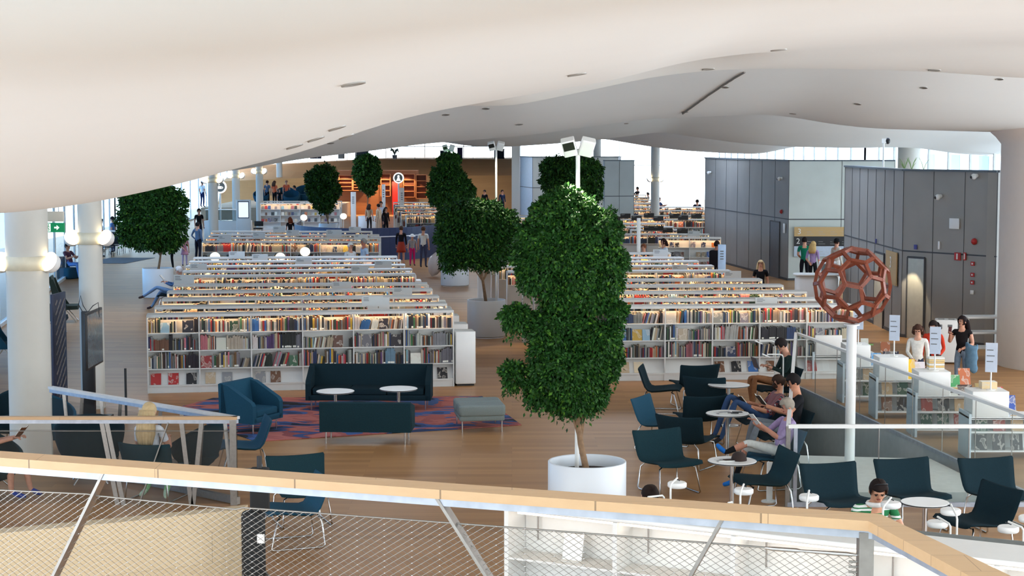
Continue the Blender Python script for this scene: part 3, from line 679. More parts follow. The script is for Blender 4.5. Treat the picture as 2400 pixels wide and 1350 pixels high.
# ---------------------------------------------------------------- lounge chairs
def shell_mesh(mb, w=.72, s=1.0, rec=0.0, mi=0):
    # one continuous upholstered seat and back, front edge at -y, back rises at +y
    prof = [(-.36,.40),(-.33,.425),(-.2,.42),(0,.395),(.14,.385),(.22,.41),(.275,.48),(.315,.58),(.355,.70),(.39,.80),(.40,.815)]
    n = 11; th = .035; vs = []; 
    for side in (1, -1):
        for i, (y, z) in enumerate(prof):
            a = prof[max(i-1,0)]; b = prof[min(i+1,len(prof)-1)]; t = Vector((b[0]-a[0], b[1]-a[1])).normalized(); nr = Vector((-t.y, t.x))
            ed = 1.0 if 0 < i < len(prof)-1 else .35
            for k in range(n):
                q = -1+2*k/(n-1); wi = w*(.5 if i < 5 else .5+.02*(i-5)*.6) * (1 if 0 < i < len(prof)-1 else .95)
                curl = .045*abs(q)**2.4; e_ = (1-abs(q)**6)*.8+.2
                x = q*wi; p = Vector((y, z)) + nr*(side*th/2*ed*e_ + curl)
                vs.append((x, p.x, p.y))
    N = len(prof)*n; fs = []
    for i in range(len(prof)-1):
        for k in range(n-1):
            a = i*n+k; fs.append((a, a+1, a+n+1, a+n)); fs.append((N+a, N+a+n, N+a+n+1, N+a+1))
        a = i*n; fs.append((a, a+n, N+a+n, N+a)); a = i*n+n-1; fs.append((a, N+a, N+a+n, a+n))
    for k in range(n-1):
        fs.append((k, N+k, N+k+1, k+1)); a = (len(prof)-1)*n+k; fs.append((a, a+1, N+a+1, N+a))
    return mb.add(vs, fs, mi, True)
def make_chair(label, m, w=.72, loc=(0,0,0), rot=0, grp='teal lounge chairs on sled frames'):
    t = thing('lounge_chair', label, 'chair', loc, rot, grp)
    shell_mesh(MB(), w).build('seat_shell', m, t)
    for sx in (-1, 1):
        x = sx*w*.40; MB().tube([(x*.75,-.22,.39),(x,-.27,.37),(x*1.1,-.36,.03),(x*1.1,-.33,.012),(x*1.1,.27,.012),(x*1.1,.31,.04),(x*1.02,.27,.33),(x*.75,.24,.40)], .011, 8).build('sled_leg', chrome, t)
    MB().tube([(-w*.30,-.22,.385),(w*.30,-.22,.385)], .009, 6).build('crossbar', chrome, t)
    return t
c0 = make_chair('a', teal)
def chair(u, v, rot, label, m=None, sc=1.0, z=0.0):
    # u,v = centre of the seat projected at seat height .42
    p = at(u, v, .42*sc); n = dup(c0, (p.x, p.y, z), rot, label, sc=sc)
    if m:
        for c in n.children:
            if c.name.startswith('seat_shell'): c.data = CH[m]
    return n
CH = {}
for k, mm in (('d', teal2), ('b', tealb)):
    q = shell_mesh(MB(), .72).build('seat_shell', mm); CH[k] = q.data; bpy.data.objects.remove(q)
# local front of the chair is -y: rot 0 faces the camera, 180 faces away, 90 faces +x, -90 faces -x
D = math.radians
CHL = [(1548,912,D(80),'dark teal chair side-on at the back left, closest to the front right bookcase','d'),
 (1625,900,D(195),'dark teal chair with wide back panel against the bookcase display slopes','d'),
 (1662,931,D(158),'dark teal chair half hidden behind another, its seat touching the back round table','d'),
 (1640,978,D(192),'dark teal chair seen from behind, left of the table carrying a magazine','d'),
 (1548,992,D(62),'blue teal chair side-on, middle of the left column of the reading group','b'),
 (1614,1030,D(148),'nearly black teal chair turned away, its steel rail crossing the back','d'),
 (1566,1082,D(24),'nearest big teal chair facing right, beside the largest white planter',None),
 (1790,1128,D(-78),'green teal chair side-on, at the table with the brown cap',None),
 (1966,1172,D(14),'teal chair directly left of the man in the green and white shirt','d'),
 (2140,1160,D(14),'teal chair behind the pale round table, right of the green shirted man','d'),
 (2338,1158,D(12),'teal chair with tall back panel near the right edge, by the glass','d'),
 (2290,1222,D(-68),'dark teal chair turned left in front of the others at bottom right','d'),
 (1810,1072,D(-75),'teal chair under the man in the lilac shirt','b'),
 (1836,1024,D(-80),'teal chair under the man in the black t-shirt','d'),
 (1790,988,D(-80),'teal chair under the bearded man in jeans','d'),
 (1822,913,D(-80),'teal chair under the dark clothed man by the bookcase','d'),
 (572,1045,D(-75),'blue teal chair just right of the railing end post','b'),
 (706,1150,D(20),'dark teal chair whose back shows over the handrail, bottom middle',None),
 (690,1196,D(-70),'blue teal chair half under the handrail, behind the wire net','b')]
for i, (u, v, r, l, m) in enumerate(CHL):
    if i == 0:
        p = at(u, v, .42); c0.location = p; c0.location.z = 0; c0.rotation_euler = (0,0,r); c0['label'] = l
        for c in c0.children:
            if c.name.startswith('seat_shell'): c.data = CH['d']
        base = shell_mesh(MB(), .72).build('seat_shell', teal); CH['t'] = base.data; bpy.data.objects.remove(base)
    else: chair(u, v, r, l, m or 't')

# round tables
def round_table(u, v, rpx, label, z=.72, steelbase=True, top=white2):
    p = at(u, v, z); r = rpx*p.y/F; t = thing('round_table', label, 'table', (p.x,p.y,0), 0, 'round white tables')
    tt = MB().cyl((0,0), r, z-.022, z, 48, b=.006).build('tabletop', [top], t); MB().lathe([(r+.001,z-.017),(r+.003,z-.012),(r+.003,z-.007),(r+.001,z-.004)],48).build('dark_edge', black, tt)
    MB().cyl((0,0), .03, .01, z-.02, 16).build('stem', chrome, t); MB().lathe([(0,.02),(.05,.02),(.2,.01),(.22,0)], 32).build('base', chrome, t)
    return t, p, r
T1 = round_table(1708, 901, 49, 'round white table farthest back in the reading group, by the bookcase')
T2 = round_table(1705, 968, 51, 'round white table with a magazine and phone, middle of the reading group')
T3 = round_table(1716, 1079, 58, 'round white table with a brown cap and newspaper on it')
T4 = round_table(2168, 1176, 57, 'round pale table right of the man in the green and white shirt')
T5 = round_table(786, 916, 45, 'round white coffee table left, between the two teal sofas', .62)
T6 = round_table(934, 910, 45, 'round white coffee table right, between the two teal sofas', .62)
T7 = round_table(437, 1050, 34, 'small round table beside the blonde girl, seen through the railing', .5)

# sofas
def sofa(name, label, cat, loc, rot, L=2.25, dpt=.72, h=.76, m=teal, arms=True, back=True, seatz=.42, slope=True):
    t = thing(name, label, cat, loc, rot)
    MB().rbox(-L/2+.02, L/2-.02, -dpt/2, dpt/2-.08, .2, .3, .03).build('seat_base', m, t)
    k = 1 if L < 1.2 else 3
    for i in range(k):
        a = -L/2+.12+(L-.24)*i/k; b = -L/2+.12+(L-.24)*(i+1)/k
        MB().rbox(a+.002, b-.002, -dpt/2+.01, dpt/2-.16, .3, seatz, .04).build('seat_cushion', m, t)
    mb = MB(); mb.sweep_x([(dpt/2-.2,.2),(dpt/2-.02,.2),(dpt/2,h-.02),(dpt/2-.04,h),(dpt/2-.1,h-.01),(dpt/2-.16,.42)], -L/2, L/2); mb.build('backrest', m, t)
    for sx in (-1, 1):
        mb = MB(); x = sx*(L/2-.05)
        mb.sweep_x([(-dpt/2,.2),(dpt/2-.05,.2),(dpt/2-.06,h-.02),(dpt/2-.2,h-.04),(-dpt/2+.04,.56),(-dpt/2,.5)], x-.05, x+.05); mb.build('armrest', m, t)
        for sy in (-1, 1): MB().tube([(sx*(L/2-.1), sy*(dpt/2-.07), 0),(sx*(L/2-.1), sy*(dpt/2-.07), .21)], .014, 8).build('leg', chrome, t)
    return t
def ground_u(u, Y): return (u-1200)/F*Y
sofa('sofa', 'long dark teal sofa facing the camera in front of the left bookcases', 'sofa', (ground_u(864,31.4),31.4,0), D(-1), L=2.3, h=.80, m=teal2)
sofa('sofa', 'dark teal sofa seen from behind, on the patterned rug', 'sofa', (ground_u(858,27.9),27.9,0), D(177), L=1.5, dpt=.66, h=.70, m=teal)
sofa('armchair', 'teal armchair with high back at the left end of the rug, turned right', 'armchair', (ground_u(582,28.9),28.9,0), D(62), L=.86, dpt=.72, h=.86, m=tealb)
t = thing('ottoman', 'grey upholstered ottoman bench at the right end of the rug', 'ottoman', (ground_u(1122,29.2),29.2,0), D(8))
for i in range(2): MB().rbox(-.40, .40, -.5+.5*i, 0+.5*i, .28, .47, .06).build('cushion', greyf, t)
MB().rbox(-.385,.385,-.48,.48,.2,.29,.03).build('seat_base', greyf, t)
for sx in (-1,1):
    for sy in (-1,1): MB().tube([(sx*.34,sy*.43,0),(sx*.34,sy*.43,.22)], .013, 8).build('leg', chrome, t)

# rug
rug = pattern_mat('rug pattern', [(14,16,26),(44,66,112),(58,92,148),(168,90,84),(186,106,96),(142,70,70),(46,72,122),(14,14,22)], 1.0, 'noise', .95, distort=.8, pos=[0,.36,.41,.46,.51,.575,.60,.65], stretch=(.7,1.3,1), detail=3)
ra = [at(395,962), at(600,1036), at(1222,997), at(1130,930), at(500,934)]
m = MB(); m.prism([(p.x,p.y) for p in (ra[0],ra[1],ra[2],ra[3],ra[4])], .002, .014)
tag(m.build('rug', rug), 'large blue, rose and black patterned rug under the sofas', 'rug')

# magazines, cap, phones on the tables
def lay_box(name, label, cat, x, y, z, w_, d, h, rot, m, parts=()):
    t = MB().box(-w_/2,w_/2,-d/2,d/2,0,h).build(name, m, None, (x,y,z), rot); return tag(t, label, cat)
mag = pattern_mat('magazine print', [(210,210,206),(150,150,152),(226,226,222),(120,110,104)], 5, rough=.5, distort=.3)
p = T2[1]; lay_box('magazine', 'open grey magazine on the middle round table', 'magazine', p.x-.06, p.y, .722, .26, .2, .008, .3, mag); lay_box('phone', 'black phone on the middle round table', 'phone', p.x+.16, p.y+.06, .722, .15, .075, .009, .1, black)
lay_box('pen_case', 'slim dark case beside the magazine on the middle table', 'case', p.x+.08, p.y-.06, .722, .17, .03, .015, -.1, black)
p = T3[1]; lay_box('newspaper', 'folded newspaper half under the brown cap on the round table', 'newspaper', p.x-.1, p.y-.02, .722, .24, .17, .008, .2, mag)
t = thing('cap', 'dark brown cap lying on the newspaper table', 'cap', (p.x+.09, p.y+.0, .722), .2)
bc = mat('brown cap cloth', (48,34,30), .9); MB().lathe([(.0,.115),(.05,.108),(.085,.08),(.1,.04),(.105,.0)][::-1], 20).build('crown', bc, t)
mb = MB(); mb.prism([(-.09,-.05),(-.2,-.03),(-.22,.02),(-.2,.06),(-.09,.06)], .0, .012); mb.build('peak', bc, t)
# white charging posts, reading lamps
t = thing('charging_post', 'white square post between the nearest reading chairs', 'post', at(1803,1176), 0)
MB().rbox(-.04,.04,-.03,.03,0,.55,.012).build('post', white, t); MB().cyl((0,0), .11, 0, .015, 24).build('foot', white, t)
t = thing('charging_post', 'short white post head showing beside the black t-shirt man', 'post', at(1812,1030), 0)
MB().rbox(-.04,.04,-.03,.03,0,.55,.012).build('post', white, t); MB().cyl((0,0), .11, 0, .015, 24).build('foot', white, t)
for u, v, ul, l_ in ((1815, 935, 1778, 'white angled floor lamp tube over the farthest seated reader'), (1834, 975, 1796, 'white angled floor lamp tube behind the bearded reader')):
    b = at(u, v); hh = 1.12; dx = (ul-u)/F*b.y
    t = thing('floor_lamp', l_, 'lamp', b, 0); 
    MB().tube([(0,0,.01),(0,0,hh-.06),(-.02,0,hh-.015),(-.06,0,hh),(dx,0,hh)], .013, 8).build('pole', white, t); MB().cyl((0,0), .12, 0, .015, 24).build('base', white, t)
    MB().bar((dx-.09,0,hh+.01),(dx+.05,0,hh-.05), .05, .02).build('lamp_head', white2, t)

# ---------------------------------------------------------------- near bookcase and lamp table
A = atY(1182, 1193, 15.66); B = atY(2305, 1323, 13.6); Bx = A + (B-A)*1.28
dd = (Bx-A); dd.z = 0; L = dd.length; ang = math.atan2(dd.y, dd.x)
t = thing('bookcase', 'big white empty bookcase nearest the camera, under the handrail', 'bookcase', (A.x, A.y, 0), ang, 'white bookcases')
dep = .62; nb = 5; bw = L/nb
m = MB(); m.rbox(0, L, 0, dep, 1.50, 1.55, .05); m.build('top_board', shelfw, t)
MB().box(.05, L-.02, dep*.55, dep*.55+.02, .12, 1.40).build('back_panel', shelfw, t)
for k in range(nb+1):
    x = min(max(k*bw, .02), L-.02); MB().box(x-.022, x+.022, 0.0, dep, 0, 1.5).build('upright', shelfw, t)
for z in (1.06, .66, .3): MB().box(.022, L-.022, .01, dep-.01, z-.02, z).build('shelf', shelfw, t)
MB().box(.02, L-.02, .03, dep-.03, 0, .1).build('plinth', shelfw, t)
MB().box(.1, L-.1, .07, .10, 1.465, 1.485).build('light_strip', emat('cool light strip', (255,224,190), 3), t)
for k in range(nb):
    MB().tube([(k*bw+.2,.3,1.5),(k*bw+.2,.3,1.18)], .008, 6).build('shelf_rail', steel, t)
Mn = Matrix.Translation((A.x,A.y,0)) @ Matrix.Rotation(ang,4,'Z')
q = thing('book_stand', 'white folded display stand on the top shelf of the nearest bookcase', 'stand', Mn @ Vector((.62,.16,1.061)), ang)
MB().bar((-.1,0,0),(.1,0,.0), .12, .006).build('base', shelfw, q); mb = MB(); mb.add([(-.1,0,0),(.1,0,0),(.1,.06,.24),(-.1,.06,.24),(-.1,.008,0),(.1,.008,0),(.1,.068,.24),(-.1,.068,.24)], [(0,1,2,3),(7,6,5,4),(3,2,6,7),(0,3,7,4),(1,5,6,2)]); mb.build('panel', shelfw, q)
for k, (bx, lv) in enumerate([(.75,.66),(.95,.66),(1.3,.66),(1.7,.66),(2.1,.66),(2.5,.66)]):
    c = dict(PAL)[['red','blue','white','black','orange','green'][k]]
    BOOKS.append(dict(M=Mn @ Matrix.Translation((bx,.36,lv)), s=(.16,.03,.2), c=c, n='x', d=None, k='stack', label='%s book end on the second shelf of the nearest white bookcase' % ['red','blue','white','black','orange','green'][k], g=None))
# lamp table behind it
la = at(1500, 1190, .74); lb = at(2460, 1265, .74); 
la = Vector((1.35, 18.45, 0)); lb = Vector((5.2, 16.55, 0)); dl = lb-la; Ll = dl.length; al = math.atan2(dl.y, dl.x)
t = thing('long_table', 'long dark reading table behind the nearest bookcase, fitted with white lamps', 'table', la, al)
MB().rbox(0, Ll, -.32, .32, .70, .73, .03).build('tabletop', mat('dark table top', (60,58,56), .5), t)
for k in range(4): MB().box(.1+k*(Ll-.25)/3, .16+k*(Ll-.25)/3, -.28, .28, 0, .7).build('leg', blackm, t)
MB().box(.05, Ll-.05, -.012, .012, .73, .98).build('screen_panel', mat('grey screen', (120,124,122), .8), t)
def desk_lamp(uhead, vhead, ustem, Y, l_):
    h = atY(uhead, vhead, Y); s_ = atY(ustem, vhead, Y); Yt = la.y + (s_.x-la.x)/dl.x*dl.y
    t = thing('desk_lamp', l_, 'lamp', (s_.x, Yt, .731), 0, 'white disc desk lamps on the long table'); z = h.z-.731; dx = h.x-s_.x; dy = Y-Yt
    MB().tube([(0,0,0),(0,0,z-.03),(0,0,z+.03),(dx*.12,dy*.12,z+.055),(dx,dy,z+.075)], .011, 8).build('arm', white, t)
    lh = MB().cyl((dx,dy), .105, z-.03, z+.03, 28, b=.012).build('lamp_head', white2, t); MB().disc((dx,dy,z-.031), .08, 20, up=False).build('diffuser', emat('lamp diffuser', (255,244,225), 2) if 'lamp diffuser' not in MATS else MATS['lamp diffuser'], lh)
    MB().tube([(dx-.03,dy,z+.07),(dx+.03,dy,z+.045)], .006, 6).build('joint', blackm, t)
for k, (uh, vh, us, Y, l_) in enumerate([(1519,1181,1560,18.1,'lower lamp of the leftmost pair, beside the dark head of hair'),(1587,1136,1567,18.5,'upper lamp of the leftmost pair'),(1707,1195,1721,17.8,'lower lamp of the second pair from the left'),(1743,1151,1727,18.2,'upper lamp of the second pair from the left'),
    (1862,1210,1876,17.5,'lower lamp of the pair left of the green shirted man'),(1896,1166,1880,17.9,'upper lamp of the pair left of the green shirted man'),(2010,1222,2030,17.2,'lamp low before the chest of the green shirted man'),(2088,1183,2052,17.6,'lamp hanging in front of the green shirted man at right'),
    (2197,1228,2212,17.2,'lower lamp of the pair before the pale round table'),(2228,1199,2214,17.4,'upper lamp of the pair before the pale round table'),(2363,1240,2386,16.8,'lamp beside the turned dark chair at bottom right'),(2412,1216,2392,17.0,'lamp cut by the right edge of the photo')]):
    desk_lamp(uh, vh, us, Y, 'white disc desk lamp, ' + l_)

# ---------------------------------------------------------------- handrails
railw = wood_mat('oak handrail', (206,170,130), (200,162,120), (182,142,100), (1.4,.2), .45)
Z1 = 3.63
def P3(u, v, z=Z1): return at(u, v, z)
a0 = P3(-300,1043); a1 = P3(2050,1213); a2 = P3(2420,1400); a0b = P3(0,1066)
def offs(p, q, d): 
    t = (q-p); t.z = 0; t.normalize(); return Vector((-t.y, t.x, 0))*d
t = thing('handrail', 'near oak handrail on steel posts with wire net, running across the bottom of the view', 'railing')
m = MB(); hw = .065; th = .035
def slab(m, path, w_, zt, zb):
    n_ = []
    for i, p in enumerate(path):
        d = (path[min(i+1,len(path)-1)]-path[max(i-1,0)]); d.z = 0; d.normalize(); s_ = 1.0
        n_.append(Vector((-d.y, d.x, 0))*w_*s_)
    vs = []
    for p, n in zip(path, n_): vs += [(p.x-n.x,p.y-n.y,zb),(p.x+n.x,p.y+n.y,zb),(p.x+n.x,p.y+n.y,zt),(p.x-n.x,p.y-n.y,zt)]
    k = len(path); fs = [(0,1,2,3),(4*k-1,4*k-2,4*k-3,4*k-4)]
    for i in range(k-1):
        for j in range(4): fs.append((4*i+j, 4*(i+1)+j, 4*(i+1)+(j+1)%4, 4*i+(j+1)%4))
    m.add(vs, fs)
path = [a0, a1, a2]
slab(m, path, hw, Z1, Z1-th); m.build('rail_top', railw, t)
m = MB(); slab(m, path, .022, Z1-th, Z1-th-.035); m.build('rail_bar', galv, t)
# posts and diagonal struts lie in the plane of the rail
def on_rail(u, p=a0, q=a1):
    k = (u-1200)/F; r = ray(u, 1150); k = r[0]/r[1]; s_ = (k*p.y-p.x)/((q.x-p.x)-k*(q.y-p.y)); return p.lerp(q, s_)
def pt(u, v, p=a0, q=a1): b = on_rail(u, p, q); z = atY(u, v, b.y).z; return Vector((b.x, b.y, z))
for (u0,v0,u1,v1) in ((250,1105,112,1375),(1024,1158,1170,1390),(1698,1212,1598,1390)):
    A_ = pt(u0,v0); B_ = pt(u1,v1); MB().bar(A_, A_+(B_-A_)*2.2, .05, .012).build('strut', steel, t)
pc = pt(2030,1235); pc.z = Z1-.05; MB().bar(pc, pc-Vector((0,0,1.1)), .05, .05).build('post', steel, t)
MB().bar(a0.lerp(a0b,.6)-Vector((0,0,.05)), a0.lerp(a0b,.6)-Vector((0,0,1.1)), .05, .05).build('post', steel, t)
# upper cable of the net with turnbuckle
cab = mat('steel cable', (150,146,140), .35, .8, var=.1)
cb = [pt(u, v) for u, v in ((-60,1146),(205,1158),(226,1162),(552,1194),(570,1190),(1180,1235),(2010,1300))]
MB().tube(cb, .0035, 6).build('cable', cab, t)
tb = [pt(1795,1284), pt(1812,1286), pt(1870,1290), pt(1880,1291), pt(1960,1297), pt(1990,1299), pt(2012,1301)]
MB().tube(tb, [.004,.008,.008,.005,.008,.008,.004], 8).build('turnbuckle', chrome, t)
for q in range(6): a_ = pt(1992, 1316+q*12); b_ = pt(2012, 1317+q*12); MB().tube([a_, b_], .004, 6).build('cable_loop', cab, t)
m = MB(); dots = MB(); cw, chh = .0375, .0235; dirv = (a1-a0); Lr = dirv.length; dirv.normalize()
def zc(p):
    u = 1200 + F*p.x/p.y
    return float(np.interp(p.x, [c.x for c in cb], [c.z for c in cb]))
pe = pt(2008,1300); nc = int((pe-a0).length/cw); o0 = a0.copy()
for i in range(nc):
    for sgn in (0, 1):
        pts = []; 
        base = o0 + dirv*(i*cw); z0_ = zc(base)
        for j in range(36):
            x_ = base + dirv*(cw/2*(j % 2) if not sgn else cw - cw/2*(j % 2)); pts.append(Vector((x_.x, x_.y, z0_ - j*chh*.5)))
        for a_, b_ in zip(pts, pts[1:]): m.tube([a_, b_], .0011, 3, cap=False)
    if i % 3 == 0:
        for j in range(0, 36, 2):
            dots.ball((base.x, base.y-.002, z0_-j*chh*.5), .0028, None, None, 6, 4)
m.build('wire_net', cab, t); tag(dots.build('ferrules', chrome, t), 'bright crimped joints of the net', kind='stuff')

# second handrail, farther left
Y2 = 22.9; b0 = atY(-300, 972, Y2); b1 = atY(556, 976, Y2); b2 = at(118, 905, b1.z)
b2 = Vector((b2.x, b2.y, b1.z)); zr = b1.z
t = thing('handrail', 'farther oak and steel railing with fine net, left side by the blonde girl', 'railing')
m = MB(); slab(m, [Vector((b0.x,b0.y,zr)), Vector((b1.x,b1.y,zr))], .05, zr, zr-.04); m.build('rail_top', railw, t)
m = MB(); slab(m, [Vector((b1.x,b1.y,zr)), b2], .045, zr, zr-.04); m.build('rail_top', mat('pale handrail', (206,208,210), .35), t)  # return stretch in pale grey, front stretch in oak
m = MB(); m.bar((b0.x,b0.y,zr-.07),(b1.x,b1.y,zr-.07), .04, .05); m.bar((b1.x,b1.y,zr-.07),(b2.x,b2.y,zr-.07), .04, .05); m.build('rail_bar', galv, t)
MB().bar((b1.x-.06,b1.y,zr-.05),(b1.x-.06,b1.y,.0), .09, .05).build('post', steel, t)
for (u0,u1) in ((238,275),(395,325),(425,448),(472,452),(250,290)):
    A_ = atY(u0, 990, Y2); B_ = atY(u1, 1150 if u0 != 250 else 1190, Y2); MB().bar((A_.x,Y2,zr-.08),(B_.x,Y2,.0), .06, .015).build('strut', steel, t)
for k in range(9):
    s_ = .06+.86*k/8; p = b1.lerp(b2, s_); q = b1.lerp(b2, s_+(.035 if k % 2 else -.035)); MB().bar((p.x,p.y,zr-.08),(q.x,q.y,0), .05, .015).build('strut', steel, t)
ng = glass_mat('fine wire net', (.86,.86,.86), .0, .08, (130,130,126))
m = MB(); m.add([(b0.x,b0.y,.02),(b1.x,b1.y,.02),(b1.x,b1.y,zr-.18),(b0.x,b0.y,zr-.18)], [(0,1,2,3)]); m.build('net_panel', ng, t)
m = MB(); m.add([(b1.x,b1.y,.02),(b2.x,b2.y,.02),(b2.x,b2.y,zr-.18),(b1.x,b1.y,zr-.18)], [(0,1,2,3)]); m.build('net_panel', ng, t)
MB().tube([(b0.x,b0.y,zr-.2),(b1.x,b1.y,zr-.2)], .006, 6).build('cable', cab, t)
m = MB(); m.bar((b1.x,b1.y,.06),(b2.x,b2.y,.06), .06, .1); m.build('kerb', steel, t)

# plywood parapet bottom left
ply = wood_mat('plywood boards', (214,194,160), (208,186,150), (198,174,136), (2.4,.34), .6, rot=(PI/2, PI/2, 0))
zt = .9; pa = at(-260,1268,zt); pb = at(0,1250,zt); pm = at(300,1222,zt); pc_ = at(562,1194,zt)
m = MB(); pts = [(pa.x,pa.y),(pb.x,pb.y),(pm.x,pm.y),(pc_.x,pc_.y),(pc_.x+.05,pc_.y+.25),(pm.x,pm.y+.25),(pb.x,pb.y+.25),(pa.x,pa.y+.25)]
m.prism(pts, 0, zt); struct(m, 'wall_plywood', ply)

# ---------------------------------------------------------------- glass balustrade round the stair
wr = mat('white handrail', (232,232,230), .35, var=.01)
A_ = Vector((3.73,22.8,0)); B_ = Vector((5.72,34.2,0)); C_ = Vector((7.3,22.8,0)); E_ = Vector((8.6,22.8,0))
zr = 1.1
t = thing('glass_balustrade', 'glass balustrade with white handrail round the open stair at right', 'railing')
for a, b, nn in ((A_,E_,1),(A_,B_,2),(B_,C_,3)):
    d = (b-a).normalized(); m = MB(); m.bar(a+Vector((0,0,zr)), b+Vector((0,0,zr)), .055, .05); m.build('rail_top', wr, t)
    k = max(1, round((b-a).length/1.35))
    for j in range(k):
        p = a.lerp(b, j/k)+d*.01; q = a.lerp(b, (j+1)/k)-d*.01
        MB().add([(p.x,p.y,.02),(q.x,q.y,.02),(q.x,q.y,zr-.03),(p.x,p.y,zr-.03)], [(0,1,2,3)]).build('glass_panel', glassc, t)
        MB().bar((p.x,p.y,.0),(p.x,p.y,zr-.03), .012, .012).build('joint', steel, t)
    MB().bar(a+Vector((0,0,.03)), b+Vector((0,0,.03)), .05, .06).build('bottom_rail', galv, t)
for p in (A_, B_): MB().bar((p.x,p.y,0),(p.x,p.y,zr), .06, .04).build('post', steel, t)
MB().bar((A_.x+.1,A_.y,0),(A_.x+.1,A_.y,zr), .05, .03).build('post', galv, t)

# wooden truncated icosahedron on a pole
def buckyball():
    ph = (1+5**.5)/2; V_ = set()
    for base in ((0,1,3*ph),(1,2+ph,2*ph),(ph,2,2*ph+1)):
        for sx in (1,-1):
            for sy in (1,-1):
                for sz in (1,-1):
                    b = (base[0]*sx, base[1]*sy, base[2]*sz)
                    for r in range(3): V_.add(tuple(round(b[(i+r)%3],6) for i in range(3)))
    V_ = [Vector(v).normalized() for v in V_]; E = []
    dm = min((V_[0]-v).length for v in V_[1:])
    for i in range(len(V_)):
        for j in range(i+1, len(V_)):
            if (V_[i]-V_[j]).length < dm*1.05: E.append((i,j))
    return V_, E
bw_ = mat('red brown wood', (128,62,40), .45, var=.2, scale=14)
c = atY(1998, 668, 26.3); R_ = 92*26.3/F
V_, E_b = buckyball(); Rm = Matrix.Rotation(.35,3,'X') @ Matrix.Rotation(.42,3,'Y') @ Matrix.Rotation(.3,3,'Z'); m = MB()
for i, j in E_b:
    a = Rm @ V_[i]; b = Rm @ V_[j]; mid = (a+b).normalized(); d = (b-a).normalized(); x = d.cross(mid).normalized()
    a_ = a*R_ ; b_ = b*R_; vs = []
    for p in (a_-d*.012, b_+d*.012):
        r_ = p.normalized()
        for sx, sr in ((-1,-1),(1,-1),(1,1),(-1,1)): vs.append(p + x*sx*.026 + r_*(sr*.026-.026))
    m.add(vs, [(0,1,2,3),(7,6,5,4),(0,4,5,1),(1,5,6,2),(2,6,7,3),(3,7,4,0)])
tag(m.build('polyhedron_sculpture', bw_, None, c), 'red brown wooden lattice ball of hexagons and pentagons on the white pole', 'sculpture')
t = thing('sculpture_pole', 'thick white pole rising behind the glass, carrying the wooden ball', 'pole', (c.x, c.y, -.05))
ph_ = c.z - R_ + .05; MB().cyl((0,0), .078, 0, ph_-.02, 32).build('pole', wr, t); MB().cyl((0,0), .12, ph_-.02, ph_, 40).build('top_plate', wr, t)

# ---------------------------------------------------------------- display tables with books
DT = [(35.4,1905,1974,786,'farthest'),(32.1,1976,2041,809,'second farthest'),(30.2,2054,2130,838,'middle'),(28.3,2146,2229,872,'fourth'),(26.3,2272,2366,918,'nearest')]
signc = mat('pale sign card', (196,206,222), .5)
dbl = mat('pale cabinet side', (206,220,228), .45, var=.01)
for i, (Y, u0, u1, vt, nm) in enumerate(DT):
    x0 = atY(u0, vt, Y).x; ztop = atY(u1, vt, Y).z; bx1 = atY(u1, vt, Y).x; W_ = 1.35 if i < 4 else 1.5; zb = ztop-.40
    t = thing('display_table', 'white open display cabinet along the stair glass, %s of the five' % nm, 'display table', (x0, Y, 0), 0, 'white display cabinets beyond the stair')
    for z in (.12, .42, zb-.03): MB().box(.03, W_-.03, .0, .55, z-.012, z+.012).build('shelf', white2, t)
    MB().box(0, W_, 0, .58, zb-.03, zb).build('table_top', white2, t); MB().box(0,.04,-.02,.6,0,zb+.05).build('side_panel', dbl, t); MB().box(W_-.04,W_,0,.58,0,zb-.03).build('side_panel', dbl, t)
    MB().box(.03,W_-.03,.3,.32,.1,zb-.03).build('back_panel', white2, t)
    bxw = bx1-x0; MB().rbox(.05, bxw, .0, .5, zb, ztop, .015).build('top_box', white2, t)
    if i:
        px = bxw*.62; q = thing('table_sign', 'pale sign card on a thin post on the %s display cabinet' % nm, 'sign', (x0+px, Y+.2, ztop), -.35, 'pale sign cards over the display cabinets')
        MB().tube([(0,0,0),(0,0,.3)], .012, 8).build('post', white, q); MB().cyl((0,0),.07,0,.01,20).build('foot', white, q); pn = MB().box(-.09,.09,-.012,.012,.28,.74).build('sign_panel', signc, q)
        mb = MB()
        for k in range(3): mb.box(-.07,.03+.02*(k%2),-.016,-.013,.62-.09*k,.635-.09*k)
        mb.build('sign_text', ink, pn)
    # shelf books facing out
    if i >= 1:
        for lv, z in enumerate((.42,.12)):
            for k in range(3 if lv else 4):
                xx = .22+.28*k
                if xx > W_-.15: continue
                n_, c_ = random.choice([('brown',(120,78,52)),('beige',(180,150,112)),('dark green',(34,70,50)),('grey',(130,128,120)),('red',(140,56,46)),('black',(40,36,36))])
                BOOKS.append(dict(M=Matrix.Translation((x0+xx, Y+.06, z+.013)) @ Matrix.Rotation(-.25,4,'X'), s=(.19,.02,.25), c=c_, n=n_, d=None, k='face',
                    label='%s book facing out, %s on the %s shelf, %s display cabinet' % (n_, ORD[k], ['upper','lower'][lv], nm), g='books on the display cabinet shelves'))
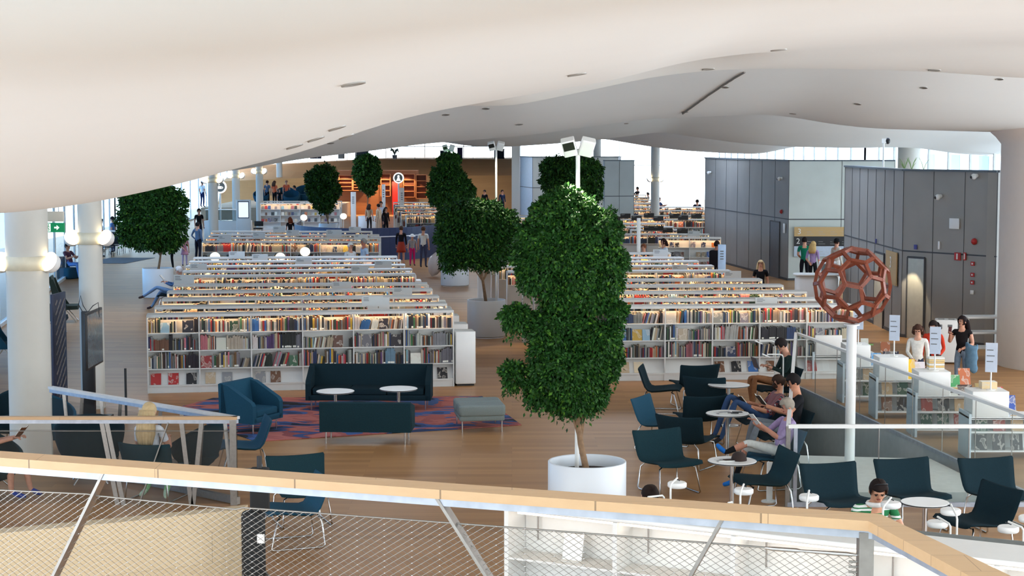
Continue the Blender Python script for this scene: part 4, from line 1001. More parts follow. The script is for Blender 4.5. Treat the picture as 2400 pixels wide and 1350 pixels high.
# books on top
def top_book(u, v, Y, w_, h, c_, nm, lab, z=None, tilt=-.3, rz=0):
    p = atY(u, v, Y)
    zz = z if z is not None else p.z
    BOOKS.append(dict(M=Matrix.Translation((p.x, Y, zz)) @ Matrix.Rotation(rz,4,'Z') @ Matrix.Rotation(tilt,4,'X'), s=(w_,.025,h), c=c_, n=nm, d=None, k='face', label=lab))
def dtz(i): Y, u0, u1, vt, nm = DT[i]; return atY(u1, vt, Y).z-.40+.001
top_book(2055,835,32.2,.19,.24,(74,150,206),'blue','light blue book propped at the left of the busy display top', dtz(1))
top_book(2090,830,32.3,.3,.26,(30,34,60),'navy','navy book lying back beside the light blue one', dtz(1))
top_book(2076,806,35.8,.2,.22,(150,86,52),'brown','orange brown book standing at the back of the far display top', dtz(0))
top_book(2035,810,36,.22,.03,(90,160,50),'green','flat lime green book on the far display top', dtz(0)+.12)
top_book(2028,795,36.1,.16,.26,(210,214,204),'white','blank pale book leaning on the far display top', dtz(0))
top_book(2130,850,30.3,.26,.36,(236,186,36),'yellow','big yellow book standing before the woman in white', dtz(2))
top_book(2157,852,30.4,.2,.30,(226,216,222),'white','pale book with a purple round picture beside the yellow one', dtz(2))
top_book(2165,885,30.3,.27,.14,(190,44,40),'red','red box-like book lying below the pale purple one', dtz(2), tilt=-.9)
for k in range(6):
    p = atY(2214,0,28.6); c_ = [(226,222,214),(222,180,96),(226,222,214),(214,176,110),(222,190,130),(226,222,214)][k]
    BOOKS.append(dict(M=Matrix.Translation((p.x, 28.6, dtz(3)+.40+.035*k)) @ Matrix.Rotation(0,4,'X'), s=(.26,.19,.032), c=c_, n='x', d=None, k='stack', label='%s book of the tall stack beside the sign, %s from its bottom' % (['white','ochre','white','ochre','cream','white'][k], ORD[k] if k else 'lowest'), g='stack of books on the fourth display cabinet'))
top_book(2241,880,28.7,.16,.30,(70,150,90),'green','green and pink book right of the tall stack', dtz(3)+.0)
top_book(2262,872,28.8,.2,.28,(192,104,62),'orange','orange and white patterned book standing on a low pile', dtz(3)+.12)
for k in range(3):
    p = atY(2264,0,28.65); BOOKS.append(dict(M=Matrix.Translation((p.x, 28.65, dtz(3)+.03*k)), s=(.26,.2,.028), c=[(60,44,40),(200,160,90),(212,170,96)][k], n='x', d=None, k='stack', label='%s book of the low pile under the orange patterned book' % ['dark bottom','ochre middle','ochre top'][k], g='low pile of books'))
top_book(2264,905,28.35,.24,.24,(70,44,38),'brown','dark book with a red centre on the front of the fourth cabinet', dtz(3)-.06)
top_book(2288,908,27.2,.17,.28,(228,222,218),'white','white book with a red curve, next to the dark red one', dtz(4)+.02)
top_book(2303,897,27.6,.2,.3,(168,142,86),'gold','gold framed book standing behind the white curved one', dtz(4)+.05)
top_book(2338,898,27.4,.2,.22,(190,48,44),'red','red book standing at the back of the nearest display top', dtz(4)+.1)
BOOKS.append(dict(M=Matrix.Translation((atY(2341,0,26.6).x, 26.6, DT[4] and atY(2366,918,26.3).z)), s=(.24,.19,.11), c=(222,196,150), n='x', d=None, k='stack', label='thick cream book block lying on the nearest display box'))
top_book(2370,930,26.6,.17,.28,(40,72,150),'blue','blue book with a white sail shape at far right', dtz(4)+.02)
# waste bins and trolley by the women
t = thing('recycling_bin', 'tall white twin recycling bin behind the woman in red', 'bin', at(2216,850), -.2)
MB().rbox(-.24,.24,-.2,.25,.03,.98,.03).build('body', white2, t); 
for sx in (-.11,.11): MB().lathe([(.05,.981),(.07,.985),(.07,.981)],20,(sx,.02,0)).build('opening', black, t)
mb = MB(); mb.box(-.2,-.1,-.205,-.201,.82,.88); mb.box(.02,.12,-.205,-.201,.82,.88); mb.build('bin_text', ink, t)
t = thing('book_trolley', 'white two-deck book trolley against the grey wall by the thick column', 'trolley', at(2302,842), .05)
for z in (.25,.6,.95): MB().rbox(-.42,.42,-.22,.22,z,z+.05,.02).build('deck', white2, t)
for sx in (-1,1):
    for sy in (-1,1): MB().tube([(sx*.4,sy*.2,.08),(sx*.4,sy*.2,1.0)], .014, 8).build('upright', white, t); MB().ball((sx*.38,sy*.19,.05),.05,.02,.05,12,8).build('castor', black, t)
MB().tube([(.4,-.2,1.0),(.44,-.2,1.1),(.44,.2,1.1),(.4,.2,1.0)], .016, 8).build('handle', white, t)
# ---------------------------------------------------------------- trees in white planters
def leaf_mat(name, c1, c2, c3):
    m = bpy.data.materials.new(name); m.use_nodes = True; n = m.node_tree.nodes; l = m.node_tree.links; b = n['Principled BSDF']
    q = n.new('ShaderNodeAttribute'); q.attribute_name = 'Col'; r = n.new('ShaderNodeValToRGB'); l.new(q.outputs['Fac'], r.inputs[0])
    e_ = r.color_ramp.elements; e_[0].color = lin(c1)+(1,); e_[1].color = lin(c3)+(1,); g = e_.new(.5); g.color = lin(c2)+(1,)
    l.new(r.outputs[0], b.inputs['Base Color']); b.inputs['Roughness'].default_value = .55; b.inputs['Specular IOR Level'].default_value = .2
    return m
leafm = leaf_mat('fig leaf', (18,46,18), (38,84,30), (98,142,44))
barkm = mat('fig bark', (132,104,78), .85, var=.2, scale=20)
soil = mat('potting soil', (48,38,32), .95, var=.3, scale=40)
def foliage(blobs, n, size, droop=.6, hang=.22):
    # blobs: (x,y,z,rx,ry,rz)
    B_ = np.array(blobs, float); area = B_[:,3]*B_[:,5] + B_[:,3]*B_[:,4]; k = rng.choice(len(B_), n, p=area/area.sum())
    d = rng.normal(size=(n,3)); d /= np.linalg.norm(d, axis=1)[:,None]
    rad = 1 - np.abs(rng.normal(0, .16, n)); lump = 1 + .17*np.sin(7*d[:,0]+3*k)*np.cos(6*d[:,2]+2*k) + .05*np.sin(15*d[:,1]+11*d[:,0]+k)
    P_ = B_[k,:3] + d*B_[k,3:6]*(rad*lump)[:,None]
    low = d[:,2] < -.3; P_[low,2] -= np.abs(rng.normal(0, hang*.35, low.sum()))
    # leaf frames: tip points outward and down
    t = d*.6 + rng.normal(size=(n,3))*.7; t[:,2] -= droop; t /= np.linalg.norm(t, axis=1)[:,None]
    r = rng.normal(size=(n,3)) + d*1.2; s_ = np.cross(t, r); s_ /= np.linalg.norm(s_, axis=1)[:,None]; nn_ = np.cross(s_, t)
    L_ = size*rng.uniform(.6,1.3,n)[:,None]; W_ = L_*.26
    v0 = P_; v1 = P_+t*L_*.45+s_*W_-nn_*W_*.3; v2 = P_+t*L_; v3 = P_+t*L_*.45-s_*W_-nn_*W_*.3
    return np.stack([v0,v1,v2,v3],1).reshape(-1,3), P_, d
def tree(u, v, rimz, blobs_px, nleaf, size, label, plabel, pollab, trunk=None, pw=.49, Yovr=None, planter=True, polv=None, pol_u=None, hd=1, sl=0.0):
    base = at(u, v, rimz); Y = Yovr or base.y; x = (u-1200)/F*Y if Yovr else base.x
    if planter:
        t = thing('planter', plabel, 'planter', (x,Y,0), 0, 'white round planters')
        m = MB(); m.lathe([(pw-.03,.03),(pw-.03,.0),(pw,.05),(pw,rimz-.008),(pw-.006,rimz),(pw-.026,rimz),(pw-.03,rimz-.01),(pw-.03,rimz-.16)], 56); m.build('pot', mat('planter enamel', (222,228,234), .35, var=.005), t)
        MB().disc((0,0,rimz-.15), pw-.02, 40).build('soil', soil, t); MB().cyl((0,0), pw-.04, 0, .03, 40).build('plinth', black, t)
        if rimz > .9 and Y < 50:
            for a_ in (200, 335): MB().tube([(math.cos(D(a_))*(pw-.06), math.sin(D(a_))*(pw-.06)+.0, rimz-.14),(math.cos(D(a_))*(pw-.06), math.sin(D(a_))*(pw-.06), rimz-.02)], .022, 10).build('water_gauge', black, t)
    B_ = []
    for bu, bv, bw2, bh2 in blobs_px:
        c_ = atY(bu, bv, Y); rx = bw2*Y/F; rz = bh2*Y/F; B_.append((c_.x, Y + (random.uniform(-.15,.15)*rx), c_.z, rx, rx*.95, rz))
    t = thing('tree', label, 'tree', (x,Y,rimz-.16 if planter else 0))
    vs, P_, d = foliage(B_, nleaf, size); vs = vs - np.array([x, Y, rimz-.16 if planter else 0]); n = len(vs)//4
    me = bpy.data.meshes.new('foliage'); me.vertices.add(len(vs)); me.vertices.foreach_set('co', vs.astype(np.float32).ravel())
    me.loops.add(n*4); me.loops.foreach_set('vertex_index', np.arange(n*4, dtype=np.int32)); me.polygons.add(n); me.polygons.foreach_set('loop_start', np.arange(0,n*4,4,dtype=np.int32))
    me.update(calc_edges=True); me.validate(); me.materials.append(leafm)
    ca = me.color_attributes.new('Col', 'FLOAT_COLOR', 'CORNER'); cv = np.clip(rng.normal(.36,.2,n), 0, 1); cc = np.repeat(np.stack([cv,cv,cv,np.ones(n)],-1), 4, axis=0); ca.data.foreach_set('color', cc.astype(np.float32).ravel())
    o = bpy.data.objects.new('foliage', me); S.collection.objects.link(o); o.parent = t
    # core of twigs and leaves, crown shade painted in as darker green
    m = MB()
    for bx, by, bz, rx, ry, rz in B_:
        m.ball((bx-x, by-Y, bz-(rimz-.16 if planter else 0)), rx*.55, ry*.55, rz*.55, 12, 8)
    ca_m = m.build('inner_leaves', mat('leaf core shade', (24,50,24), .95, var=.35, scale=16), t)
    z0 = 0; topb = max(B_, key=lambda q: q[2]); lowb = min(B_, key=lambda q: q[2])
    tr = [(0,0,z0)] + [((atY(a,b_,Y).x-x), 0, atY(a,b_,Y).z-(rimz-.16 if planter else 0)) for a, b_ in (trunk or [])] + [(topb[0]-x, 0, topb[2]-(rimz-.16 if planter else 0))]
    rr = [.045*(1-.6*i/(len(tr)-1)) for i in range(len(tr))]; MB().tube(tr, rr, 10).build('trunk', barkm, t)
    mb = MB()
    for q in B_[:6]: mb.tube([tr[min(1,len(tr)-1)] if len(tr) > 2 else tr[0], (q[0]-x, q[1]-Y, q[2]-(rimz-.16 if planter else 0))], [.02,.008], 6)
    mb.build('branch', barkm, t)
    if pollab:
        pu = pol_u or u; py = Y+.2; px = (pu-1200)/F*py; zt = min(atY(pu, polv, py).z, ceil_z(px, py)-.22)
        q = thing('floodlight_pole', pollab, 'lamp', (px,py,rimz-.15 if planter else 0), 0, 'white floodlight poles')
        zz = zt-(rimz-.15 if planter else 0); MB().tube([(0,0,0),(0,0,zz)], .028, 10).build('pole', white, q)
        k = hd
        for sx, ry_ in ((-1,.3),(1,-.2)):
            mb = MB(); M_ = Matrix.Translation((sx*.11, -.05, zz+.03)) @ Matrix.Rotation(.5,4,'X') @ Matrix.Rotation(sx*.25,4,'Y'); mb.rbox(-.085,.085,-.06,.06,-.11,.11,.015,M=M_); fl = mb.build('floodlight', white2, q)
            mb = MB(); mb.box(-.07,.07,-.063,-.06,-.02,.09,M=M_); mb.build('lens', black if sx < 0 else white2, fl)
        MB().bar((-.14,0,zz),(.14,0,zz), .03, .02).build('bracket', white, q)
        ld = bpy.data.lights.new('tree_floodlight', 'SPOT'); ld.energy = 260; ld.color = (1,.93,.7); ld.spot_size = 1.1; ld.spot_blend = .5; ld.shadow_soft_size = .05
        lo = bpy.data.objects.new('tree_floodlight', ld); S.collection.objects.link(lo); lo.location = (px, py-.12, zt-.12); lo.rotation_euler = (-.18,0,0)
    return t
tree(1376, 1080, .95, [(1320,505,80,56),(1270,555,62,54),(1390,545,70,64),(1330,610,118,66),(1412,620,62,62),(1245,640,36,28),(1310,690,46,24),(1375,688,64,30),(1212,738,40,24),(1445,728,26,22),(1310,762,80,34),(1395,800,66,46),(1285,820,46,34),(1330,860,84,46),(1425,846,34,32),(1202,872,30,26),(1275,905,50,32),(1345,920,66,36),(1395,915,32,24),(1325,458,40,22)], 120000, .055,
     'tallest fig tree, nearest the camera, its stacked crown covering the middle of the view', 'largest white round planter, nearest the camera, holding the tallest fig tree', 'thick white floodlight pole rising out of the tallest tree', trunk=[(1361,1040),(1352,960),(1350,900),(1352,750)], polv=350, pol_u=1354)
tree(1140, 702, .95, [(1068,512,46,40),(1120,500,62,34),(1178,520,40,32),(1062,560,42,44),(1120,560,62,46),(1180,560,40,36),(1050,605,22,26),(1145,600,44,24),(1090,598,34,22)], 34000, .085,
     'fig tree left of the tallest one, with a broad round crown and bare leaning trunk', 'white round planter in the aisle, second nearest', 'white floodlight pole above the broad crowned tree', trunk=[(1132,660),(1124,620)], polv=345, pol_u=1163)
tree(1066, 607, .93, [(1052,376,26,18),(1045,405,36,22),(1055,432,48,34),(1030,455,26,22),(1085,450,28,28),(1055,475,32,18),(1100,447,14,12)], 22000, .10,
     'tree of three stacked balls behind the broad crowned tree', 'white round planter third back in the aisle, half behind leaves', 'thin white pole with two floodlights at the stacked tree', trunk=[(1062,560)], polv=343, pol_u=1052)
tree(370, 628, .95, [(320,475,40,40),(360,465,56,34),(400,475,40,36),(320,520,46,40),(370,520,58,44),(410,530,30,40),(350,555,54,24),(395,565,26,20),(300,545,26,22)], 36000, .10,
     'bushy tree at the far left, its top touching the low ceiling line', 'white round planter left of the bookcases', None, trunk=[(376,600)], polv=420)
tree(770, 575, .9, [(757,410,32,24),(745,440,28,26),(775,445,24,24),(757,470,26,20),(730,415,16,14),(765,485,16,8)], 12000, .14,
     'tree behind the navy wall with the thin dark trunk, crown before the wooden hill', 'white planter hidden low behind the left blocks', None, trunk=[(769,520)], Yovr=86, polv=380)
tree(860, 560, .9, [(858,378,28,16),(850,402,24,18),(872,404,22,20),(862,428,24,16),(868,442,14,10)], 10000, .15,
     'dark tree second from left before the wooden hill, top at the deck edge', 'white planter out of sight by the terrace', None, trunk=[(862,470)], Yovr=95, polv=380)
tree(1340, 640, .93, [(1300,392,36,26),(1345,388,50,24),(1380,400,34,28),(1300,425,34,22),(1345,420,46,30),(1392,440,22,30),(1330,450,40,20)], 26000, .10,
     'tree behind the tallest one with a wide crown against the grey room', 'white planter hidden behind the tallest tree', None, trunk=[(1340,600)], Yovr=61, polv=380)
# plants on the roof of the grey rooms
for k, (u, v, l_) in enumerate([(2120,382,'small spiky plant on the room roof before the round column'),(2137,382,'thin leaning plant on the room roof'),(2165,384,'lone bent sprig on the room roof')]):
    p = atY(u, 393, 46); t = thing('roof_plant', l_, 'plant', (p.x, 46, 4.2)); mb = MB()
    for q in range(9 if k < 2 else 2):
        a = random.uniform(0,6.28); h = random.uniform(.15,.35); mb.tube([(0,0,0),(math.cos(a)*.06,math.sin(a)*.06,h*.6),(math.cos(a)*.14,math.sin(a)*.1,h)], [.01,.008,.003], 5)
    mb.build('leaves', leafm if False else mat('pale leaf', (120,150,90), .6), t)
# ---------------------------------------------------------------- people
STAND = dict(pel=(0,0,.95), wai=(0,0,1.10), che=(0,0,1.30), nec=(0,.01,1.47), hd0=(0,-.005,1.55), hd1=(0,-.02,1.63), hd2=(0,-.01,1.71),
 shL=(.175,.01,1.42), elL=(.22,.02,1.14), wrL=(.23,-.05,.89), hiL=(.085,0,.90), knL=(.10,-.02,.50), anL=(.11,.03,.09), toL=(.13,-.14,.035),
 shR=(-.175,.01,1.42), elR=(-.22,.02,1.14), wrR=(-.23,-.05,.89), hiR=(-.085,0,.90), knR=(-.10,-.02,.50), anR=(-.11,.03,.09), toR=(-.13,-.14,.035))
SIT = dict(pel=(0,.12,.53), wai=(0,.18,.67), che=(0,.24,.85), nec=(0,.27,1.02), hd0=(0,.25,1.09), hd1=(0,.22,1.17), hd2=(0,.22,1.25),
 shL=(.175,.25,.97), elL=(.23,.06,.74), wrL=(.12,-.16,.82), hiL=(.09,.08,.52), knL=(.12,-.34,.54), anL=(.12,-.42,.09), toL=(.13,-.58,.035),
 shR=(-.175,.25,.97), elR=(-.23,.06,.74), wrR=(-.12,-.16,.82), hiR=(-.09,.08,.52), knR=(-.12,-.34,.54), anR=(-.12,-.42,.09), toR=(-.13,-.58,.035))
RAD = dict(pel=.135, wai=.118, che=.138, nec=.056, hd0=.066, hd1=.092, hd2=.066, sh=.066, ue=.052, el=.043, fa=.042, wr=.028, pa=.034, hi=.088, th=.078, kn=.056, ca=.056, an=.040, he=.042, ba=.040, to=.030)
CM = {}
def cm(c, kind='cloth'):
    k = (c, kind)
    if k not in CM: CM[k] = mat('%s %d %d %d' % ((kind,)+c), c, .85 if kind == 'cloth' else (.8 if kind == 'hair' else .55), var=.10, scale=20, spec=.15 if kind != 'skin' else .4)
    return CM[k]
def person(label, loc, rot=0, base=STAND, ov=None, shirt=(120,120,120), pants=(40,44,60), shoes=(50,50,50), hair=(50,36,28), sleeve='short', legs='long', skin=(205,150,124),
           longhair=0, height=1.72, group=None, face=True, extra=None, belly=1.0, look=(0,-1,-.1), socks=None, bald=False, cap=None, skirt=None):
    J = {k: Vector(v) for k, v in base.items()}
    for k, v in (ov or {}).items(): J[k] = Vector(v)
    P_ = {}; E = []
    def add(n, p, r): P_[n] = (Vector(p), r)
    for n in ('pel','wai','che','nec','hd0','hd1','hd2'): add(n, J[n], RAD[n]*(belly if n in ('pel','wai','che') else 1))
    E += [('pel','wai'),('wai','che'),('che','nec'),('nec','hd0'),('hd0','hd1'),('hd1','hd2')]
    for s_ in 'LR':
        sh, el, wr, hi, kn, an, to = (J[k+s_] for k in ('sh','el','wr','hi','kn','an','to'))
        add('sh'+s_, sh, RAD['sh']); add('ue'+s_, sh.lerp(el,.5), RAD['ue']); add('el'+s_, el, RAD['el']); add('fa'+s_, el.lerp(wr,.35), RAD['fa']); add('wr'+s_, wr, RAD['wr'])
        hd = J.get('hand'+s_, None); hd = (hd if hd is not None else (wr-el)).normalized(); J['hdir'+s_] = hd
        add('pa'+s_, wr+hd*.055, RAD['pa'])
        add('hi'+s_, hi, RAD['hi']); add('th'+s_, hi.lerp(kn,.45), RAD['th']); add('kn'+s_, kn, RAD['kn']); add('ca'+s_, kn.lerp(an,.35), RAD['ca']); add('an'+s_, an, RAD['an'])
        f = (to-an); add('ba'+s_, an+f*.55+Vector((0,0,-.01)), RAD['ba']); add('to'+s_, to, RAD['to'])
        E += [('che','sh'+s_),('sh'+s_,'ue'+s_),('ue'+s_,'el'+s_),('el'+s_,'fa'+s_),('fa'+s_,'wr'+s_),('wr'+s_,'pa'+s_),('pel','hi'+s_),('hi'+s_,'th'+s_),('th'+s_,'kn'+s_),('kn'+s_,'ca'+s_),('ca'+s_,'an'+s_),('an'+s_,'ba'+s_),('ba'+s_,'to'+s_)]
    names = list(P_); ix = {n:i for i, n in enumerate(names)}
    me = bpy.data.meshes.new('sk'); me.from_pydata([P_[n][0] for n in names], [(ix[a],ix[b]) for a, b in E], [])
    o = bpy.data.objects.new('sk', me); S.collection.objects.link(o)
    md = o.modifiers.new('s', 'SKIN'); md.branch_smoothing = .4
    for i, n in enumerate(names):
        sv = me.skin_vertices[0].data[i]; r = P_[n][1]; sv.radius = (r, r); sv.use_root = (n == 'pel')
    sb = o.modifiers.new('b', 'SUBSURF'); sb.levels = 1; sb.render_levels = 1
    dg = bpy.context.evaluated_depsgraph_get(); dg.update(); ev_ = o.evaluated_get(dg); m2 = bpy.data.meshes.new_from_object(ev_)
    vs = np.empty(len(m2.vertices)*3); m2.vertices.foreach_get('co', vs); vs = vs.reshape(-1,3)
    # keep the trunk a little flatter front to back
    mb = MB(); pel = np.array(J['pel'])
    mb.v = [tuple(v) for v in vs]
    seg = [(np.array(P_[a][0]), np.array(P_[b][0]), a, b) for a, b in E]
    SA = np.array([s[0] for s in seg]); SB = np.array([s[1] for s in seg]); D_ = SB-SA; DD = (D_**2).sum(1)
    polys = [tuple(p.vertices) for p in m2.polygons]
    ce = np.array([vs[list(p)].mean(0) for p in polys]); T_ = ((ce[:,None,:]-SA[None])*D_[None]).sum(2)/DD[None]; T_ = np.clip(T_, 0, 1)
    dist = np.linalg.norm(ce[:,None,:]-(SA[None]+T_[...,None]*D_[None]), axis=2); RR = np.array([max(P_[s[2]][1], P_[s[3]][1]) for s in seg])
    best = (dist/RR[None]).argmin(1)
    def region(i, t):
        a, b = seg[i][2], seg[i][3]; k = b[:2]
        if b in ('hd0','hd1','hd2'): return 0
        if b == 'nec': return 0 if t > .62 else 1
        if b == 'wai': return 1 if t > .15 else 2
        if b == 'che': return 1
        if k in ('sh',): return 1
        if k == 'ue': return 1 if sleeve != 'none' else (1 if t < .1 else 0)
        if k == 'el': return 1 if sleeve == 'long' or (sleeve == 'short' and t < .3) or sleeve == 'elbow' else 0
        if k == 'fa': return 1 if sleeve == 'long' else 0
        if k == 'wr': return 1 if sleeve == 'long' and t < .85 else 0
        if k == 'pa': return 0
        if k in ('hi','th'): return 2
        if k == 'kn': return 2 if legs != 'bare' else 0
        if k == 'ca': return 2 if legs == 'long' or (legs == 'short' and t < .2) else 0
        if k == 'an': return 2 if legs == 'long' else (4 if socks and t > .3 else 0)
        return 3
    mb.f = [list(p) for p in polys]; mb.m = [region(b_, T_[i,b_]) for i, b_ in enumerate(best)]; mb.s = [True]*len(polys)
    bpy.data.objects.remove(o); bpy.data.meshes.remove(m2)
    # hands: four bent fingers and a thumb leaving the side of the palm
    for s_ in 'LR':
        p = P_['pa'+s_][0]; d = J['hdir'+s_]; side = Vector((1,0,0)) if abs(d.x) < .8 else Vector((0,1,0)); x = (side - d*side.dot(d)).normalized(); dn = d.cross(x).normalized()
        if dn.z > 0: dn = -dn
        for q, ln in zip((-.027,-.009,.009,.026), (.062,.075,.07,.055)):
            b = p + x*q + d*.018; mb.tube([b, b+d*ln*.45, b+d*ln*.8+dn*ln*.25, b+d*ln*.95+dn*ln*.6], [.0095,.009,.008,.006], 6, 0)
        sg = 1 if s_ == 'L' else -1; b = p - x*sg*.03 - d*.02; mb.tube([b, b-x*sg*.022+d*.025, b-x*sg*.02+d*.055+dn*.01], [.012,.010,.007], 6, 0)
    # head details
    h = P_['hd1'][0]; f = Vector(look).normalized(); up = Vector((0,0,1)); r_ = f.cross(up).normalized(); up = r_.cross(f).normalized(); HM = Matrix((( r_.x,-f.x,up.x),(r_.y,-f.y,up.y),(r_.z,-f.z,up.z))).to_4x4(); HM = Matrix.Translation(h) @ HM
    # local head frame: x right, -y forward, z up
    if face:
        mb.add([(-.014,-.083,-.012),(.014,-.083,-.012),(0,-.112,-.014),(0,-.086,.030),(0,-.084,-.024)], [(0,2,3),(2,1,3),(0,4,2),(4,1,2)], 0, True, HM)
        for sx in (-1,1): mb.ball((sx*.088,.005,-.005), .012, .022, .03, 8, 6, 0, HM)
        for sx in (-1,1): mb.ball((sx*.032,-.080,.014), .012, .008, .007, 8, 6, 5, HM); mb.box(sx*.032-.018, sx*.032+.018, -.090,-.080,.030,.036,5,HM)
        mb.ball((0,-.080,-.045), .024, .010, .007, 8, 6, 6, HM); mb.ball((0,-.060,-.068), .035, .028, .022, 10, 6, 0, HM)
    if base is STAND: sc = height/1.785
    else: sc = height/1.75
    t = mb.build('person', [cm(skin,'skin'), cm(shirt), cm(pants), cm(shoes,'shoe'), cm(socks or (220,220,220)), cm((40,28,24),'skin'), cm((150,74,66),'skin')], None, loc, rot); t.scale = (sc,)*3
    tag(t, label, 'person', group)
    # hair or cap as its own piece
    if not bald:
        m = MB(); n_, k_ = 20, 14
        vs_ = []; fs_ = []
        for i in range(k_+1):
            th_ = PI*i/k_
            for j in range(n_):
                a = 2*PI*j/n_; dx, dy, dz = math.sin(th_)*math.cos(a), math.sin(th_)*math.sin(a), math.cos(th_)
                rr = 1 + .03*math.sin(5*a+3*th_); vs_.append((dx*.101*rr, dy*.112*rr+.012, dz*.118*rr+.018))
        for i in range(k_):
            for j in range(n_):
                q = [i*n_+j, i*n_+(j+1)%n_, (i+1)*n_+(j+1)%n_, (i+1)*n_+j]; c_ = sum((Vector(vs_[z]) for z in q), Vector())/4
                if c_.y < -.045 and c_.z < .065: continue
                if c_.z < -.055 and not longhair: continue
                if abs(c_.x) > .07 and c_.z < -.01 and c_.y < .0 and not longhair: continue
                fs_.append(q)
        m.add(vs_, fs_, 0, True, HM)
        if longhair:
            for q in range(7):
                a = -1.1+2.2*q/6; m.tube([(math.sin(a)*.08, .05+math.cos(a)*.045, .02),(math.sin(a)*.10, .06+math.cos(a)*.06, -.10),(math.sin(a)*.115,.07+math.cos(a)*.065,-.10-longhair*.6),(math.sin(a)*.10,.07+math.cos(a)*.05,-.12-longhair)], [.045,.05,.045,.015], 8, M=HM)
        hh = m.build('hair', cm(hair,'hair'), t); hh.modifiers.new('sol','SOLIDIFY').thickness = .006
    if cap:
        m = MB(); m.lathe([(.112,.02),(.11,.06),(.09,.11),(.05,.14),(0,.148)], 20, (0,.01,0), M=HM)
        if cap[1] == 'brim': m.lathe([(.112,.02),(.19,.01),(.19,.018),(.11,.03)], 24, (0,.01,0), M=HM)
        else: m.prism([(-.07,-.08),(-.06,-.17),(0,-.19),(.06,-.17),(.07,-.08)], .03, .04, M=HM)
        m.build('hat', cm(cap[0]), t)
    if skirt:
        m = MB(); c_ = J['pel']; m.lathe([(.13,.1),(.165,-.05),(.2,-.25),(.23,-skirt[1]),(.22,-skirt[1]),(.16,-.05)], 24, (c_.x,c_.y,c_.z)); m.build('skirt', cm(skirt[0]), t)
    if extra: extra(t, J)
    return t
def held(t, name, label, cat, J, pos, size, m, rot=(0,0,0)):
    # a thing held in the hands stays top-level
    bpy.context.view_layer.update(); M_ = Matrix.LocRotScale(t.location, t.rotation_euler, t.scale)
    o = MB().box(-size[0]/2,size[0]/2,-size[1]/2,size[1]/2,-size[2]/2,size[2]/2).build(name, m)
    o.matrix_world = M_ @ Matrix.Translation(pos) @ Matrix.Rotation(rot[2],4,'Z') @ Matrix.Rotation(rot[0],4,'X') @ Matrix.Rotation(rot[1],4,'Y'); return tag(o, label, cat)
def open_book(t, label, J, w_=.15, h=.2, cover=(60,50,44)):
    w1 = (J['wrL']+J['wrR'])/2 if True else None; p = w1 + Vector((0,-.09,.05))
    bpy.context.view_layer.update(); M_ = Matrix.LocRotScale(t.location, t.rotation_euler, t.scale)
    r = thing('book', label, 'book'); r.matrix_world = M_ @ Matrix.Translation(p) @ Matrix.Rotation(-.9,4,'X')
    for sx in (-1,1):
        M2 = Matrix.Rotation(sx*-.22,4,'Y'); MB().box(min(0,sx*w_),max(0,sx*w_),-h/2,h/2,.004,.014, M=M2).build('pages', paper, r)
        MB().box(min(0,sx*(w_+.004)),max(0,sx*(w_+.004)),-h/2-.004,h/2+.004,0,.004, M=M2).build('cover', cm(cover), r)
def csit(u, v, r): p = at(u, v, .42); return Vector((p.x, p.y, 0)), r
# reading group at right
l_, r_ = csit(1810,1072,D(-75))
q = person('seated man in a lilac shirt and white shorts, one blue shoe over his knee', l_, r_, SIT, dict(knL=(.05,-.40,.67), anL=(-.02,-.72,.53), toL=(-.04,-.86,.66), knR=(-.14,-.36,.56), anR=(-.12,-.54,.09), toR=(-.13,-.72,.035), wrL=(.07,-.22,.93), elL=(.25,.0,.74), wrR=(-.07,-.24,.92), elR=(-.22,.02,.78), handL=(0,-.5,.6), handR=(0,-.5,.6)),
   shirt=(170,150,190), pants=(214,216,212), shoes=(30,110,196), hair=(150,140,128), sleeve='elbow', legs='short', socks=(26,26,30), belly=1.08, look=(0,-.9,-.45), skin=(200,140,116))
open_book(q, 'open book held up by the man in the lilac shirt', {'wrL':Vector((.07,-.22,.95)),'wrR':Vector((-.07,-.24,.95))}, .11, .19, (200,200,198))
m = MB(); bpy.context.view_layer.update()
l_, r_ = csit(1836,1024,D(-80))
q = person('seated young man in a black t-shirt and grey trousers reading a thick book', l_, r_, SIT, dict(che=(0,.2,.88), nec=(0,.2,1.07), hd0=(0,.18,1.15), hd1=(0,.14,1.23), hd2=(0,.13,1.31), shL=(.18,.2,1.02), shR=(-.18,.2,1.02), knL=(.12,-.44,.62), anL=(.10,-.62,.09), toL=(.1,-.8,.035), knR=(-.14,-.42,.66), anR=(-.14,-.56,.09), toR=(-.14,-.74,.035), elL=(.24,-.0,.80), wrL=(.09,-.26,.88), wrR=(-.06,-.26,.88)),
   shirt=(28,28,32), pants=(120,126,134), shoes=(70,60,56), hair=(30,26,26), look=(0,-.9,-.5), height=1.8, skin=(198,138,108))
open_book(q, 'thick white paged book held by the young man in black', {'wrL':Vector((.07,-.3,.92)),'wrR':Vector((-.07,-.3,.92))}, .12, .17)
def plaid(t, J): pass
pl_m = pattern_mat('plaid cloth', [(150,38,44),(60,44,56),(196,190,190),(120,36,44),(40,38,52)], 14, 'wave', .9, distort=2.5)
l_, r_ = csit(1790,988,D(-80))
